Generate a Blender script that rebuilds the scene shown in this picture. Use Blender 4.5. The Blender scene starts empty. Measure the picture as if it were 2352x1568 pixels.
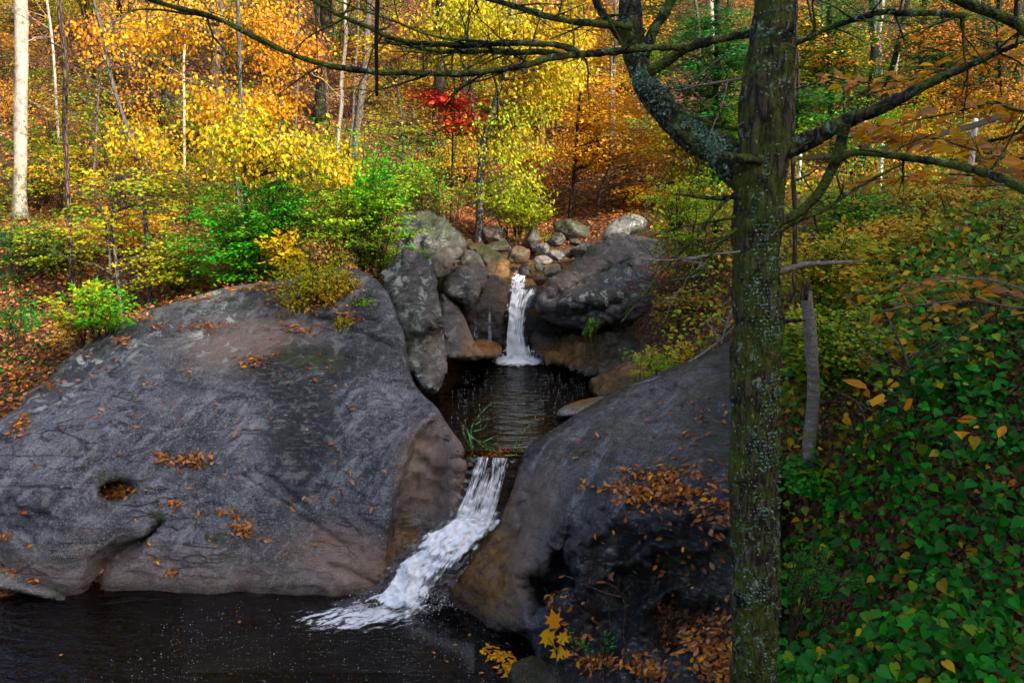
import bpy, math, random
import numpy as np
from mathutils import Vector, kdtree
from mathutils.geometry import delaunay_2d_cdt

# ------------------------------------------------------------------ camera, sky, sun, exposure
S = bpy.context.scene
C = S.collection
rng = np.random.default_rng(7)
random.seed(7)
CAM = np.array([0.0, 0.0, 4.5]); PITCH = math.radians(10.0)
F = 1828.3; CX, CY = 1176.0, 784.0            # focal length and centre in 2352 px wide picture units
cp, sp = math.cos(PITCH), math.sin(PITCH)
cam_data = bpy.data.cameras.new('camera'); cam = bpy.data.objects.new('camera', cam_data); C.objects.link(cam)
cam.location = CAM; cam.rotation_euler = (math.radians(90) - PITCH, 0, 0)
cam_data.sensor_width = 36; cam_data.lens = F / 2352 * 36; cam_data.clip_end = 500; cam_data.clip_start = 0.05
S.camera = cam
SUN_EL, SUN_AZ = math.radians(31.4), math.radians(128)       # azimuth from +Y towards +X
sun_dir = np.array([math.sin(SUN_AZ) * math.cos(SUN_EL), math.cos(SUN_AZ) * math.cos(SUN_EL), math.sin(SUN_EL)])
W = bpy.data.worlds.new('World'); S.world = W; W.use_nodes = True
nt = W.node_tree; bg = nt.nodes['Background']
sky = nt.nodes.new('ShaderNodeTexSky'); sky.sky_type = 'NISHITA'; sky.sun_disc = False
sky.air_density = .8; sky.dust_density = 4.0; sky.ozone_density = .5; sky.sun_elevation = SUN_EL; sky.sun_rotation = SUN_AZ
nt.links.new(sky.outputs[0], bg.inputs[0]); bg.inputs[1].default_value = 0.15
sl = bpy.data.lights.new('sun', 'SUN'); sun = bpy.data.objects.new('sun', sl); C.objects.link(sun)
sl.energy = 3.3; sl.angle = math.radians(0.5); sl.color = (1.0, 0.90, 0.74)
sun.rotation_euler = Vector(tuple(sun_dir)).to_track_quat('Z', 'Y').to_euler()
sun.location = (10, -10, 40)
S.view_settings.view_transform = 'Standard'; S.view_settings.look = 'None'
S.view_settings.exposure = 1.3; S.view_settings.gamma = 1.0
S.cycles.use_denoising = True; S.cycles.max_bounces = 6; S.cycles.transparent_max_bounces = 12
S.cycles.sample_clamp_indirect = 4.0; S.cycles.caustics_reflective = False; S.cycles.caustics_refractive = False

# ------------------------------------------------------------------ helpers
def ray(X, Y):
    a = (np.asarray(X, float) - CX) / F; b = (CY - np.asarray(Y, float)) / F
    return np.stack([a, cp + b * sp, -sp + b * cp], -1)
def P(X, Y, d): return CAM + ray(X, Y) * np.asarray(d, float)[..., None]
def dY(X, Y, y): return np.asarray(y, float) / ray(X, Y)[..., 1]
def PZ(X, Y, z):
    r = ray(X, Y); return CAM + r * ((z - CAM[2]) / r[..., 2])[..., None]

_perm = np.random.default_rng(3).permutation(512); _perm = np.concatenate([_perm, _perm])
_val = np.random.default_rng(4).random(512) * 2 - 1
def vnoise(p):
    p = np.asarray(p, float); i = np.floor(p).astype(int); f = p - i; u = f * f * f * (f * (f * 6 - 15) + 10)
    i &= 511
    def h(a, b, c): return _val[_perm[(_perm[(_perm[(i[:, 0] + a) & 511] + i[:, 1] + b) & 511] + i[:, 2] + c) & 511]]
    x, y, z = u[:, 0], u[:, 1], u[:, 2]
    L = lambda a, b, t: a + (b - a) * t
    return L(L(L(h(0,0,0), h(1,0,0), x), L(h(0,1,0), h(1,1,0), x), y), L(L(h(0,0,1), h(1,0,1), x), L(h(0,1,1), h(1,1,1), x), y), z)
def fbm(p, o=4, lac=2.1, g=0.5):
    s = 0; a = 1; p = np.asarray(p, float)
    for k in range(o):
        s = s + a * vnoise(p + 17.3 * k); p = p * lac; a *= g
    return s
def sstep(a, b, x): t = np.clip((x - a) / (b - a), 0, 1); return t * t * (3 - 2 * t)

class TPS:
    def __init__(s, xy, v, sc=1.0, lam=0.0):
        s.sc = sc; s.xy = np.asarray(xy, float) / sc; n = len(s.xy); K = s.phi(s.xy, s.xy) + lam * np.eye(n)
        Pm = np.c_[np.ones(n), s.xy]; A = np.block([[K, Pm], [Pm.T, np.zeros((3, 3))]])
        s.w = np.linalg.solve(A, np.r_[np.asarray(v, float), 0, 0, 0])
    def phi(s, a, b):
        r2 = ((a[:, None] - b[None]) ** 2).sum(-1); return 0.5 * r2 * np.log(r2 + 1e-12)
    def __call__(s, q):
        q = np.asarray(q, float) / s.sc; out = []
        for k in range(0, len(q), 20000):
            c = q[k:k + 20000]; out.append(s.phi(c, s.xy) @ s.w[:-3] + s.w[-3] + c @ s.w[-2:])
        return np.concatenate(out)

def setp(o, label=None, cat=None, group=None, kind=None):
    if label: o['label'] = label
    if cat: o['category'] = cat
    if group: o['group'] = group
    if kind: o['kind'] = kind
    return o
def empty(name, loc, label=None, cat=None, group=None, kind=None):
    o = bpy.data.objects.new(name, None); C.objects.link(o); o.location = tuple(loc); o.empty_display_size = 0.1
    return setp(o, label, cat, group, kind)

def mkmesh(name, V, faces, mat, parent=None, smooth=True, fcol=None, pattr=None, uv=None):
    """faces: list of int arrays (n,3) or (n,4). World coordinates; parent keeps them."""
    me = bpy.data.meshes.new(name); V = np.asarray(V, np.float32)
    me.vertices.add(len(V)); me.vertices.foreach_set('co', V.ravel())
    idx = np.concatenate([f.ravel() for f in faces]).astype(np.int32)
    tot = np.concatenate([np.full(len(f), f.shape[1]) for f in faces]).astype(np.int32)
    st = np.r_[0, np.cumsum(tot)[:-1]].astype(np.int32)
    me.loops.add(len(idx)); me.loops.foreach_set('vertex_index', idx)
    me.polygons.add(len(tot)); me.polygons.foreach_set('loop_start', st)
    me.polygons.foreach_set('use_smooth', np.full(len(tot), smooth, bool))
    me.update(calc_edges=True)
    if fcol is not None:
        a = me.attributes.new('leaf_color', 'FLOAT_COLOR', 'FACE'); a.data.foreach_set('color', np.c_[fcol, np.ones(len(fcol))].astype(np.float32).ravel())
    for k, v in (pattr or {}).items():
        a = me.attributes.new(k, 'FLOAT', 'POINT'); a.data.foreach_set('value', np.asarray(v, np.float32))
    if uv is not None:
        l = me.uv_layers.new(name='flow'); l.data.foreach_set('uv', np.asarray(uv, np.float32)[idx].ravel())
    me.materials.append(mat)
    o = bpy.data.objects.new(name, me); C.objects.link(o)
    if parent is not None:
        o.parent = parent; o.matrix_parent_inverse.identity()
        o.location = tuple(-np.array(parent.location))
        if parent.type == 'MESH': o.location = (0, 0, 0)
    return o

# leaf templates: x along, y across, z normal
def _fan(mid, ring):
    V = np.array([mid] + ring, float); n = len(ring)
    return V, np.array([(0, 1 + i, 1 + (i + 1) % n) for i in range(n)])
T_DIA = (np.array([(0, 0, 0), (.42, .34, .07), (1, 0, -.08), (.42, -.34, .07)], float), np.array([(0, 2, 1), (0, 3, 2)]))
T_NAR = (np.array([(0, 0, 0), (.45, .12, .03), (1, 0, -.08), (.45, -.12, .03)], float), np.array([(0, 2, 1), (0, 3, 2)]))
T_HEM = (np.array([(0, 0, 0), (.45, .2, .03), (1, 0, -.08), (.45, -.2, .03)], float), np.array([(0, 2, 1), (0, 3, 2)]))
T_OVAL = _fan((.5, 0, -.05), [(0, 0, 0), (.2, .17, .02), (.52, .25, .05), (.83, .13, .0), (1.05, 0, -.10), (.83, -.13, .0), (.52, -.25, .05), (.2, -.17, .02)])
T_HEART = _fan((.42, 0, -.06), [(.06, 0, 0), (-.06, .16, .02), (.04, .36, .04), (.28, .45, .05), (.58, .35, .02), (.84, .15, -.04), (1.1, 0, -.12), (.84, -.15, -.04), (.58, -.35, .02), (.28, -.45, .05), (.04, -.36, .04), (-.06, -.16, .02)])
_mp = [(0, 0), (.05, .30), (.28, .22), (.38, .52), (.52, .30), (.78, .40), (.68, .18), (1.05, 0)]
T_MAPLE = _fan((.42, 0, -.03), [(x, y, .05 * abs(y) + .04 * ((k % 2) - .5)) for k, (x, y) in enumerate(_mp)] + [(x, -y, .05 * y + .04 * ((k % 2) - .5)) for k, (x, y) in reversed(list(enumerate(_mp))) if 0 < y])

def unit(v): return v / (np.linalg.norm(v, axis=-1, keepdims=True) + 1e-9)
class Geo:
    def __init__(s): s.V = []; s.T = []; s.Q = []; s.col = []; s.n = 0
    def tube(s, pts, rad, sides=6, noise=0.0, cap=True):
        pts = np.asarray(pts, float); rad = np.asarray(rad, float); n = len(pts)
        t = unit(np.gradient(pts, axis=0)); ref = np.array([0.3, 0.9, 0.1]) if abs(t[0, 2]) > .7 else np.array([0, 0, 1.0])
        u = unit(np.cross(t, ref)); v = np.cross(t, u)
        a = np.linspace(0, 2 * np.pi, sides, endpoint=False)
        ring = pts[:, None] + rad[:, None, None] * (np.cos(a)[None, :, None] * u[:, None] + np.sin(a)[None, :, None] * v[:, None])
        if noise:
            c = ring.reshape(-1, 3); d = (fbm(c * np.array([9, 9, 3.]), 3) * noise)[:, None] * unit((ring - pts[:, None]).reshape(-1, 3)) * np.repeat(rad, sides)[:, None]
            ring = (c + d).reshape(n, sides, 3)
        i = np.arange(n - 1)[:, None] * sides; j = np.arange(sides)[None]; j2 = (j + 1) % sides
        q = np.stack([i + j, i + j2, i + sides + j2, i + sides + j], -1).reshape(-1, 4) + s.n
        s.V.append(ring.reshape(-1, 3)); s.Q.append(q); s.n += n * sides
        if cap:
            s.V.append(pts[[0, -1]]); b = s.n; s.n += 2; base = b - n * sides
            s.T.append(np.stack([np.full(sides, b), base + (np.arange(sides) + 1) % sides, base + np.arange(sides)], -1))
            e = b - sides; s.T.append(np.stack([np.full(sides, b + 1), e + np.arange(sides), e + (np.arange(sides) + 1) % sides], -1))
    def leaves(s, pos, axis, nor, size, tpl, col):
        V, T = tpl; pos = np.asarray(pos, float)
        ax = unit(axis); b = unit(np.cross(nor, ax)); nn = np.cross(ax, b)
        size = np.broadcast_to(size, len(pos)); cup = rng.uniform(-.4, 1.8, len(pos))
        X = pos[:, None] + size[:, None, None] * (V[None, :, 0, None] * ax[:, None] + V[None, :, 1, None] * b[:, None] + (V[None, :, 2] * cup[:, None])[..., None] * nn[:, None])
        k = len(V); f = (np.arange(len(pos)) * k)[:, None, None] + T[None] + s.n
        s.V.append(X.reshape(-1, 3)); s.T.append(f.reshape(-1, 3)); s.n += k * len(pos)
        s.col.append(np.repeat(col, len(T), 0))
    def build(s, name, mat, parent=None, smooth=True):
        if not s.V: return None
        f = ([np.concatenate(s.T)] if s.T else []) + ([np.concatenate(s.Q)] if s.Q else [])
        fc = np.concatenate(s.col) if s.col and not s.Q else None
        return mkmesh(name, np.concatenate(s.V), f, mat, parent, smooth, fc)

COL = dict(yellow=(.80, .46, .012), gold=(.80, .33, .010), orange=(.58, .20, .02), rust=(.38, .10, .02), brown=(.20, .075, .028), tan=(.50, .25, .11),
           lime=(.32, .50, .010), ygreen=(.55, .50, .012), green=(.03, .40, .008), dgreen=(.012, .16, .011), hem=(.012, .085, .010), red=(.70, .035, .025), pink=(.45, .09, .06), olive=(.20, .19, .012), mid=(.025, .28, .014))
def palette(spec, n):
    ks = list(spec); w = np.array([spec[k] for k in ks], float); w /= w.sum()
    base = np.array([COL[k] for k in ks]); c = base[rng.choice(len(ks), n, p=w)]
    c2 = base[rng.choice(len(ks), n, p=w)]; t = rng.random((n, 1)) * .35
    return np.clip((c * (1 - t) + c2 * t) * rng.uniform(.7, 1.15, (n, 1)), 0, .9)

# ------------------------------------------------------------------ materials
def new_mat(name):
    m = bpy.data.materials.new(name); m.use_nodes = True; t = m.node_tree; t.nodes.clear()
    return m, t, (lambda ty, **k: _node(t, ty, k)), t.links.new
def _node(t, ty, k):
    n = t.nodes.new('ShaderNode' + ty)
    for a, v in k.items(): setattr(n, a, v)
    return n
def ramp(N, pts):
    r = N('ValToRGB'); e = r.color_ramp.elements
    while len(e) < len(pts): e.new(.5)
    for el, (p, c) in zip(e, pts): el.position = p; el.color = (*c, 1) if len(c) == 3 else c
    return r
def noise_tex(N, L, vec, scale, detail=5, rough=.6, dist=0.0):
    n = N('TexNoise'); n.inputs['Scale'].default_value = scale; n.inputs['Detail'].default_value = detail
    n.inputs['Roughness'].default_value = rough; n.inputs['Distortion'].default_value = dist; L(vec, n.inputs['Vector']); return n.outputs['Fac']
def mixc(N, L, fac, a, b):
    m = N('Mix', data_type='RGBA')
    if isinstance(fac, (int, float)): m.inputs[0].default_value = fac
    else: L(fac, m.inputs[0])
    for i, v in ((6, a), (7, b)):
        if isinstance(v, tuple): m.inputs[i].default_value = (*v, 1)
        else: L(v, m.inputs[i])
    return m.outputs[2]
def math_(N, L, op, a, b=0.0, clamp=False):
    m = N('Math', operation=op); m.use_clamp = clamp
    for i, v in ((0, a), (1, b)):
        if isinstance(v, (int, float)): m.inputs[i].default_value = v
        else: L(v, m.inputs[i])
    return m.outputs[0]
def maprange(N, L, v, a, b, c=0.0, d=1.0):
    m = N('MapRange'); m.interpolation_type = 'SMOOTHSTEP'; L(v, m.inputs[0])
    for i, q in enumerate((a, b, c, d)): m.inputs[i + 1].default_value = q
    return m.outputs[0]
def coord(N, L, scale=(1, 1, 1), rot=(0, 0, 0)):
    t = N('TexCoord'); m = N('Mapping'); m.inputs['Scale'].default_value = scale; m.inputs['Rotation'].default_value = rot
    L(t.outputs['Object'], m.inputs[0]); return m.outputs[0]
def bump(N, L, h, dist, strength=1.0, prev=None):
    b = N('Bump'); b.inputs['Distance'].default_value = dist; b.inputs['Strength'].default_value = strength; L(h, b.inputs['Height'])
    if prev is not None: L(prev, b.inputs['Normal'])
    return b.outputs[0]
def finish(N, L, col, rough, normal=None, spec=0.5):
    p = N('BsdfPrincipled'); o = N('OutputMaterial')
    (L(col, p.inputs['Base Color']) if not isinstance(col, tuple) else setattr(p.inputs['Base Color'], 'default_value', (*col, 1)))
    (L(rough, p.inputs['Roughness']) if not isinstance(rough, (int, float)) else setattr(p.inputs['Roughness'], 'default_value', rough))
    p.inputs['Specular IOR Level'].default_value = spec
    if normal is not None: L(normal, p.inputs['Normal'])
    L(p.outputs[0], o.inputs[0]); return p

def leaf_material(name, trans=0.35, rough=.5, spec=.25):
    m, t, N, L = new_mat(name)
    a = N('Attribute', attribute_name='leaf_color'); p = N('BsdfPrincipled'); tr = N('BsdfTranslucent'); mx = N('MixShader'); o = N('OutputMaterial')
    L(a.outputs['Color'], p.inputs['Base Color']); L(a.outputs['Color'], tr.inputs['Color'])
    p.inputs['Roughness'].default_value = rough; p.inputs['Specular IOR Level'].default_value = spec
    mx.inputs[0].default_value = trans; L(p.outputs[0], mx.inputs[1]); L(tr.outputs[0], mx.inputs[2]); L(mx.outputs[0], o.inputs[0]); return m
M_LEAF = leaf_material('living_leaf'); M_DRY = leaf_material('dry_leaf', .12, .65, .15)

def rock_material(name, base=(.045, .048, .060), pale=(.235, .24, .27), dark=(.006, .006, .007), warm=(.29, .19, .13), lich=.5):
    m, t, N, L = new_mat(name)
    v = coord(N, L); vs = coord(N, L, (1.0, 1.6, 4.5), (.35, .25, .3))
    m1 = N('Mapping'); m1.inputs['Rotation'].default_value = Vector((-.5, -.6, -.62)).rotation_difference(Vector((1, 0, 0))).to_euler(); L(v, m1.inputs[0])
    m2 = N('Mapping'); m2.inputs['Scale'].default_value = (.16, 1, 1); L(m1.outputs[0], m2.inputs[0]); vf = m2.outputs[0]
    n1 = noise_tex(N, L, v, .9, 7, .66, .4); n2 = noise_tex(N, L, vs, 2.6, 8, .68, .4); n3 = noise_tex(N, L, v, 42, 4, .8); n4 = noise_tex(N, L, v, 8, 7, .72, .5); n5 = noise_tex(N, L, vf, 5.5, 8, .7, .3)
    c = mixc(N, L, maprange(N, L, n1, .40, .62), base, mixc(N, L, .45, base, pale))
    c = mixc(N, L, maprange(N, L, n5, .50, .62, 0, .9), c, pale)
    c = mixc(N, L, maprange(N, L, n2, .52, .62, 0, .85), c, dark)
    c = mixc(N, L, maprange(N, L, n4, .54, .61, 0, .75), c, dark)
    c = mixc(N, L, maprange(N, L, n3, .55, .64, 0, .85), c, tuple(min(.7, x * 1.5) for x in pale))
    c = mixc(N, L, maprange(N, L, n3, .45, .37, 0, .85), c, dark)
    ve = N('TexVoronoi', feature='DISTANCE_TO_EDGE'); ve.inputs['Scale'].default_value = 1.0; wv = N('VectorMath', operation='ADD'); L(vs, wv.inputs[0]); sw = N('VectorMath', operation='SCALE'); sw.inputs['Scale'].default_value = .5; nw = N('TexNoise'); nw.inputs['Scale'].default_value = 2.5; nw.inputs['Detail'].default_value = 6; L(v, nw.inputs['Vector']); L(nw.outputs['Color'], sw.inputs[0]); L(sw.outputs[0], wv.inputs[1]); L(wv.outputs[0], ve.inputs['Vector'])
    seam = math_(N, L, 'MULTIPLY', maprange(N, L, ve.outputs['Distance'], .030, .004), maprange(N, L, n1, .53, .62, 0, .75)); c = mixc(N, L, seam, c, dark)
    at = lambda k: N('Attribute', attribute_name=k).outputs['Fac']
    w = at('warm'); c = mixc(N, L, math_(N, L, 'MULTIPLY', w, maprange(N, L, n4, .25, .6, .35, 1)), c, warm)
    rust = at('rust'); rc = mixc(N, L, maprange(N, L, n4, .35, .65), (.09, .040, .008), (.36, .165, .018)); c = mixc(N, L, rust, c, rc)
    st = at('stain_shade'); sm = math_(N, L, 'MULTIPLY', st, maprange(N, L, noise_tex(N, L, vs, 9, 7, .75), .36, .52), True); c = mixc(N, L, sm, c, (.008, .008, .009))
    sp2 = N('TexVoronoi'); sp2.inputs['Scale'].default_value = 5.5; L(v, sp2.inputs['Vector'])
    la = at('lichen'); lm = math_(N, L, 'MULTIPLY', la, maprange(N, L, noise_tex(N, L, v, 5.5, 7, .72, .6), .53, .60), True)
    c = mixc(N, L, lm, c, mixc(N, L, n3, (.28, .33, .27), (.62, .68, .60)))
    fine = noise_tex(N, L, v, 70, 3, .6)
    c = mixc(N, L, maprange(N, L, fine, .68, .74, 0, lich), c, (.55, .58, .55))
    mo = at('moss'); mm = math_(N, L, 'MULTIPLY', mo, maprange(N, L, noise_tex(N, L, v, 11, 6, .7), .40, .54), True)
    c = mixc(N, L, mm, c, mixc(N, L, n3, (.010, .022, .004), (.05, .065, .008)))
    wet = at('wet'); c2 = N('Mix', data_type='RGBA', blend_type='MULTIPLY'); L(wet, c2.inputs[0]); L(c, c2.inputs[6]); c2.inputs[7].default_value = (.34, .30, .25, 1); c = c2.outputs[2]
    r = math_(N, L, 'SUBTRACT', maprange(N, L, n4, .25, .7, .22, .55), math_(N, L, 'MULTIPLY', wet, .28))
    b = bump(N, L, n2, .06, .9); b = bump(N, L, math_(N, L, 'SUBTRACT', 1, seam), .03, .9, b); b = bump(N, L, n5, .03, .8, b); b = bump(N, L, n4, .03, .9, b); b = bump(N, L, n3, .009, 1, b)
    finish(N, L, c, r, b, .55); return m
M_ROCK = rock_material('dark_rock'); M_ROCKP = rock_material('pale_rock', (.13, .125, .115), (.30, .285, .255), (.03, .03, .03), lich=.3)
M_ROCKD = rock_material('darker_rock', (.040, .039, .038), (.15, .145, .135), (.007, .007, .007), lich=.4)  # darker, less blue grey rock for boulders beside the upper fall
M_ROCKB = rock_material('brown_rock', (.045, .032, .022), (.13, .09, .055), (.01, .008, .006), (.25, .12, .03), .15)
M_ROCKS = rock_material('stream_rock', (.05, .045, .04), (.15, .135, .115), (.008, .008, .007), (.22, .12, .04), .3)

def bark_material(name, a, b, lichen=0.0, moss=0.0, sc=(14, 14, 3.0), rough=.8, lc=(.30, .42, .30), bd=.02, ck=.92):
    m, t, N, L = new_mat(name); v = coord(N, L, sc); w = coord(N, L)
    n = noise_tex(N, L, v, 2.2, 7, .7, .8); k = N('TexVoronoi', feature='DISTANCE_TO_EDGE'); k.inputs['Scale'].default_value = 1.6; L(v, k.inputs['Vector'])
    crack = maprange(N, L, k.outputs['Distance'], .02, .24)
    c = mixc(N, L, maprange(N, L, n, .3, .7), a, b); c = mixc(N, L, math_(N, L, 'MULTIPLY', math_(N, L, 'SUBTRACT', 1, crack), ck), c, tuple(x * .25 for x in a))
    fine = noise_tex(N, L, w, 55, 4, .7)
    if moss:
        c = mixc(N, L, maprange(N, L, noise_tex(N, L, w, 6, 7, .75, .5), .58 - moss * .2, .66 - moss * .14), c, mixc(N, L, fine, (.025, .04, .004), (.15, .19, .018)))
    if lichen:
        c = mixc(N, L, maprange(N, L, noise_tex(N, L, w, 16, 8, .78, .8), .66 - lichen * .18, .69 - lichen * .15), c, mixc(N, L, fine, tuple(x * .55 for x in lc), tuple(min(.8, x * 1.5) for x in lc)))
    h = math_(N, L, 'ADD', math_(N, L, 'MULTIPLY', crack, .6), n); bb = bump(N, L, h, bd, 1); bb = bump(N, L, fine, .004, 1, bb)
    finish(N, L, c, rough, bb, .25); return m
M_BARK = bark_material('mossy_rough_bark', (.055, .040, .028), (.17, .13, .095), .5, .72, (16, 16, 3.5), bd=.03)
M_LIMB = bark_material('lichen_bark', (.028, .023, .018), (.075, .062, .048), .6, .5, (14, 14, 6), lc=(.16, .30, .22))
M_BRANCH = bark_material('mossy_branch_bark', (.012, .011, .009), (.035, .032, .022), .45, .8, (30, 30, 30), lc=(.16, .28, .20), bd=.006)
M_DARKBARK = bark_material('dark_bark', (.022, .016, .012), (.06, .045, .035), .1, .2, (9, 9, 2))
M_GREYBARK = bark_material('grey_bark', (.09, .075, .065), (.22, .19, .17), .35, .1, (10, 10, 4), ck=.5)
M_PALEBARK = bark_material('pale_bark', (.34, .28, .22), (.62, .54, .45), .2, 0, (6, 6, 3), lc=(.5, .55, .4), bd=.004, ck=.12)
M_BROWNBARK = bark_material('brown_bark', (.10, .06, .04), (.24, .16, .11), .1, .15, (12, 12, 3))
M_BIRCH = bark_material('birch_bark', (.14, .12, .105), (.27, .245, .215), .5, .1, (4, 4, 16), lc=(.34, .44, .30), bd=.002, ck=.25)
M_TWIG = bark_material('pale_twig', (.16, .14, .12), (.38, .34, .30), .2, 0, (20, 20, 20), bd=.002, ck=.3)
M_STEM = bark_material('brown_twig', (.05, .03, .02), (.13, .08, .05), .1, 0, (20, 20, 20), bd=.002)
M_MOSSTWIG = bark_material('green_lichen_twig', (.03, .05, .02), (.10, .26, .06), .9, .5, (30, 30, 30), lc=(.16, .48, .14), bd=.004)
M_STICK = bark_material('dead_stick', (.006, .003, .002), (.018, .009, .006), 0, 0, (20, 20, 4), bd=.004)

def plain(name, col, rough=.6):
    m, t, N, L = new_mat(name); v = coord(N, L); n = noise_tex(N, L, v, 14, 4)
    finish(N, L, mixc(N, L, n, tuple(x * .75 for x in col), tuple(min(1, x * 1.2) for x in col)), rough); return m

def ground_material():
    m, t, N, L = new_mat('leaf_litter_ground'); v = coord(N, L)
    vo = N('TexVoronoi'); vo.inputs['Scale'].default_value = 30; wv = N('VectorMath', operation='ADD'); wn = N('TexNoise'); wn.inputs['Scale'].default_value = 22; L(v, wn.inputs['Vector']); sc_ = N('VectorMath', operation='SCALE'); sc_.inputs['Scale'].default_value = .09; L(wn.outputs['Color'], sc_.inputs[0]); L(v, wv.inputs[0]); L(sc_.outputs[0], wv.inputs[1]); L(wv.outputs[0], vo.inputs['Vector'])
    sep = N('SeparateColor'); L(vo.outputs['Color'], sep.inputs[0])
    c = ramp(N, [(0, (.018, .010, .006)), (.35, (.06, .028, .014)), (.65, (.13, .058, .026)), (.9, (.24, .11, .05)), (1, (.32, .18, .10))]); L(sep.outputs[0], c.inputs[0])
    n = noise_tex(N, L, v, .7, 6, .65); col = mixc(N, L, maprange(N, L, n, .52, .72, 0, .8), c.outputs[0], (.022, .014, .008))
    n2 = noise_tex(N, L, v, 1.3, 5, .6); col = mixc(N, L, maprange(N, L, n2, .60, .72, 0, .7), col, (.03, .06, .008))
    bed = N('Attribute', attribute_name='bed').outputs['Fac']
    nb = noise_tex(N, L, v, 4, 6, .7); col = mixc(N, L, bed, col, mixc(N, L, nb, (.03, .018, .008), (.20, .11, .035)))
    b = bump(N, L, vo.outputs['Distance'], .05, .8); b = bump(N, L, n, .15, .6, b)
    finish(N, L, col, .8, b, .2); return m
M_GROUND = ground_material()

def water_material():
    m, t, N, L = new_mat('stream_water'); v = coord(N, L, (1, 2.0, 1), (0, 0, .25))
    n = noise_tex(N, L, v, 3.2, 3, .5, .3); n2 = noise_tex(N, L, v, 11, 3, .5)
    b = bump(N, L, n, .10, .55); b = bump(N, L, n2, .02, .6, b)
    tr = N('BsdfTransparent'); tr.inputs[0].default_value = (.30, .19, .085, 1); g = N('BsdfGlossy'); g.inputs['Roughness'].default_value = .04; L(b, g.inputs['Normal'])
    fr = N('Fresnel'); fr.inputs[0].default_value = 1.36; L(b, fr.inputs['Normal']); mx = N('MixShader'); o = N('OutputMaterial')
    L(fr.outputs[0], mx.inputs[0]); L(tr.outputs[0], mx.inputs[1]); L(g.outputs[0], mx.inputs[2]); L(mx.outputs[0], o.inputs[0]); return m
M_WATER = water_material()

def foam_material(name, sx, sy, lo, hi, edge=True):
    """white water: flow UV (u across, v along) breaks the sheet into streaks and gaps"""
    m, t, N, L = new_mat(name); uv = N('UVMap', uv_map='flow'); mp = N('Mapping'); mp.inputs['Scale'].default_value = (sx, sy, 1); L(uv.outputs[0], mp.inputs[0])
    n = noise_tex(N, L, mp.outputs[0], 1.0, 8, .68, .5); d = N('Attribute', attribute_name='dens').outputs['Fac']
    f = math_(N, L, 'ADD', n, math_(N, L, 'SUBTRACT', d, .5)); a = maprange(N, L, f, lo, hi)
    p = N('BsdfPrincipled'); p.inputs['Base Color'].default_value = (.90, .92, .94, 1); p.inputs['Roughness'].default_value = .35
    p.inputs['Subsurface Weight'].default_value = 0.0
    L(bump(N, L, n, .03, .25), p.inputs['Normal'])
    tr = N('BsdfTransparent'); tr.inputs[0].default_value = (.9, .9, .88, 1); g = N('BsdfGlossy'); g.inputs['Roughness'].default_value = .1; ms = N('MixShader'); ms.inputs[0].default_value = .08
    L(tr.outputs[0], ms.inputs[1]); L(g.outputs[0], ms.inputs[2])
    mx = N('MixShader'); o = N('OutputMaterial'); L(a, mx.inputs[0]); L(ms.outputs[0], mx.inputs[1]); L(p.outputs[0], mx.inputs[2]); L(mx.outputs[0], o.inputs[0]); return m
M_CURTAIN = foam_material('falling_water', 22, 3.5, .42, .66)
M_CHUTE = foam_material('white_water', 11, 11, .38, .60)
M_FOAM = foam_material('foam_film', 19, 19, .50, .66)
m_, t_, N_, L_ = new_mat('foam_bubble'); finish(N_, L_, (.75, .80, .85), .3); M_BUBBLE = m_

# ------------------------------------------------------------------ terrain
CTRL = [(-5,7,-.7),(-2,7.5,-.8),(0,7.5,-.6),(-3,6,-.7),(.3,8.5,-.4),(-6,6.5,-.6),(0,0,2.9),(-4,1.5,1.6),(-6,2,1.0),(-9,5,.6),(-9,8,1.0),
 (1,4,.9),(0,4.6,-.3),(.6,5.2,-.2),(1.5,5.6,.3),(2,4,1.55),(2.0,5,1.25),(3.2,4.2,1.9),(3,6,2.35),(2.5,7,2.1),(4,8,3.3),(3,9,2.8),(6,7,4.2),(5,4,3.6),(5,1,4.5),(1,2.5,2.3),(2.5,2.5,2.5),
 (1,7.6,.5),(1,9,.8),(2,8,1.4),(2.2,6,.5),(0,10,.8),(.5,12,.7),(-.5,11,.8),(1,11.5,.9),(.2,13.5,.9),(-.2,9,.6),
 (-3,10,1.0),(-4.5,9.5,.4),(-2,10.5,1.2),(-1.5,9.6,.4),(-4,12.3,2.95),(-2.5,12.5,2.9),(-1.6,13,2.5),(-6.9,11,1.65),(-7.5,12.5,2.25),(-9,10,1.4),(-5.5,13,2.85),
 (.3,15,2.5),(.5,16.5,2.8),(1,19,3.4),(.5,22,4.0),(2.5,20,4.1),(-3,15,3.5),(-6,16,3.5),(-10,17,3.7),(-13,21,4.2),(-6,21,4.5),(-2,19,4.1),
 (3,13,3.2),(2,13,2.3),(4,15,4.2),(5,12,4.0),(8,12,4.6),(8,16,4.75),(9,20,4.85),(6,20,4.6),(11,15,5.1),(12,20,5.1),(12,24,5.6),
 (-15,30,9.5),(-5,30,9.6),(4,30,8.8),(14,30,8.5),(-15,40,16),(0,40,16),(15,40,15),(-20,60,28),(0,60,29),(20,60,28),(0,85,42),(-45,85,42),(45,85,42),
 (12,6,8),(15,0,15),(20,5,14.5),(10,-3,10),(8,-8,10),(25,-10,25),(15,-15,22),(30,10,15),(25,20,10),(35,30,14),(6,-2,6.0),(-20,10,4),(-20,20,6.5),(-30,30,13),(-35,10,8),(-15,0,2),(0,-8,4),(-10,-10,3),(-30,-20,5),(40,-20,30),(0,-25,8)]  # out-of-view right flank, heights shaped to keep sun off the foreground
CTRL = np.array(CTRL, float)
_ter = TPS(CTRL[:, :2], CTRL[:, 2], 10.0, 1e-4)
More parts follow.
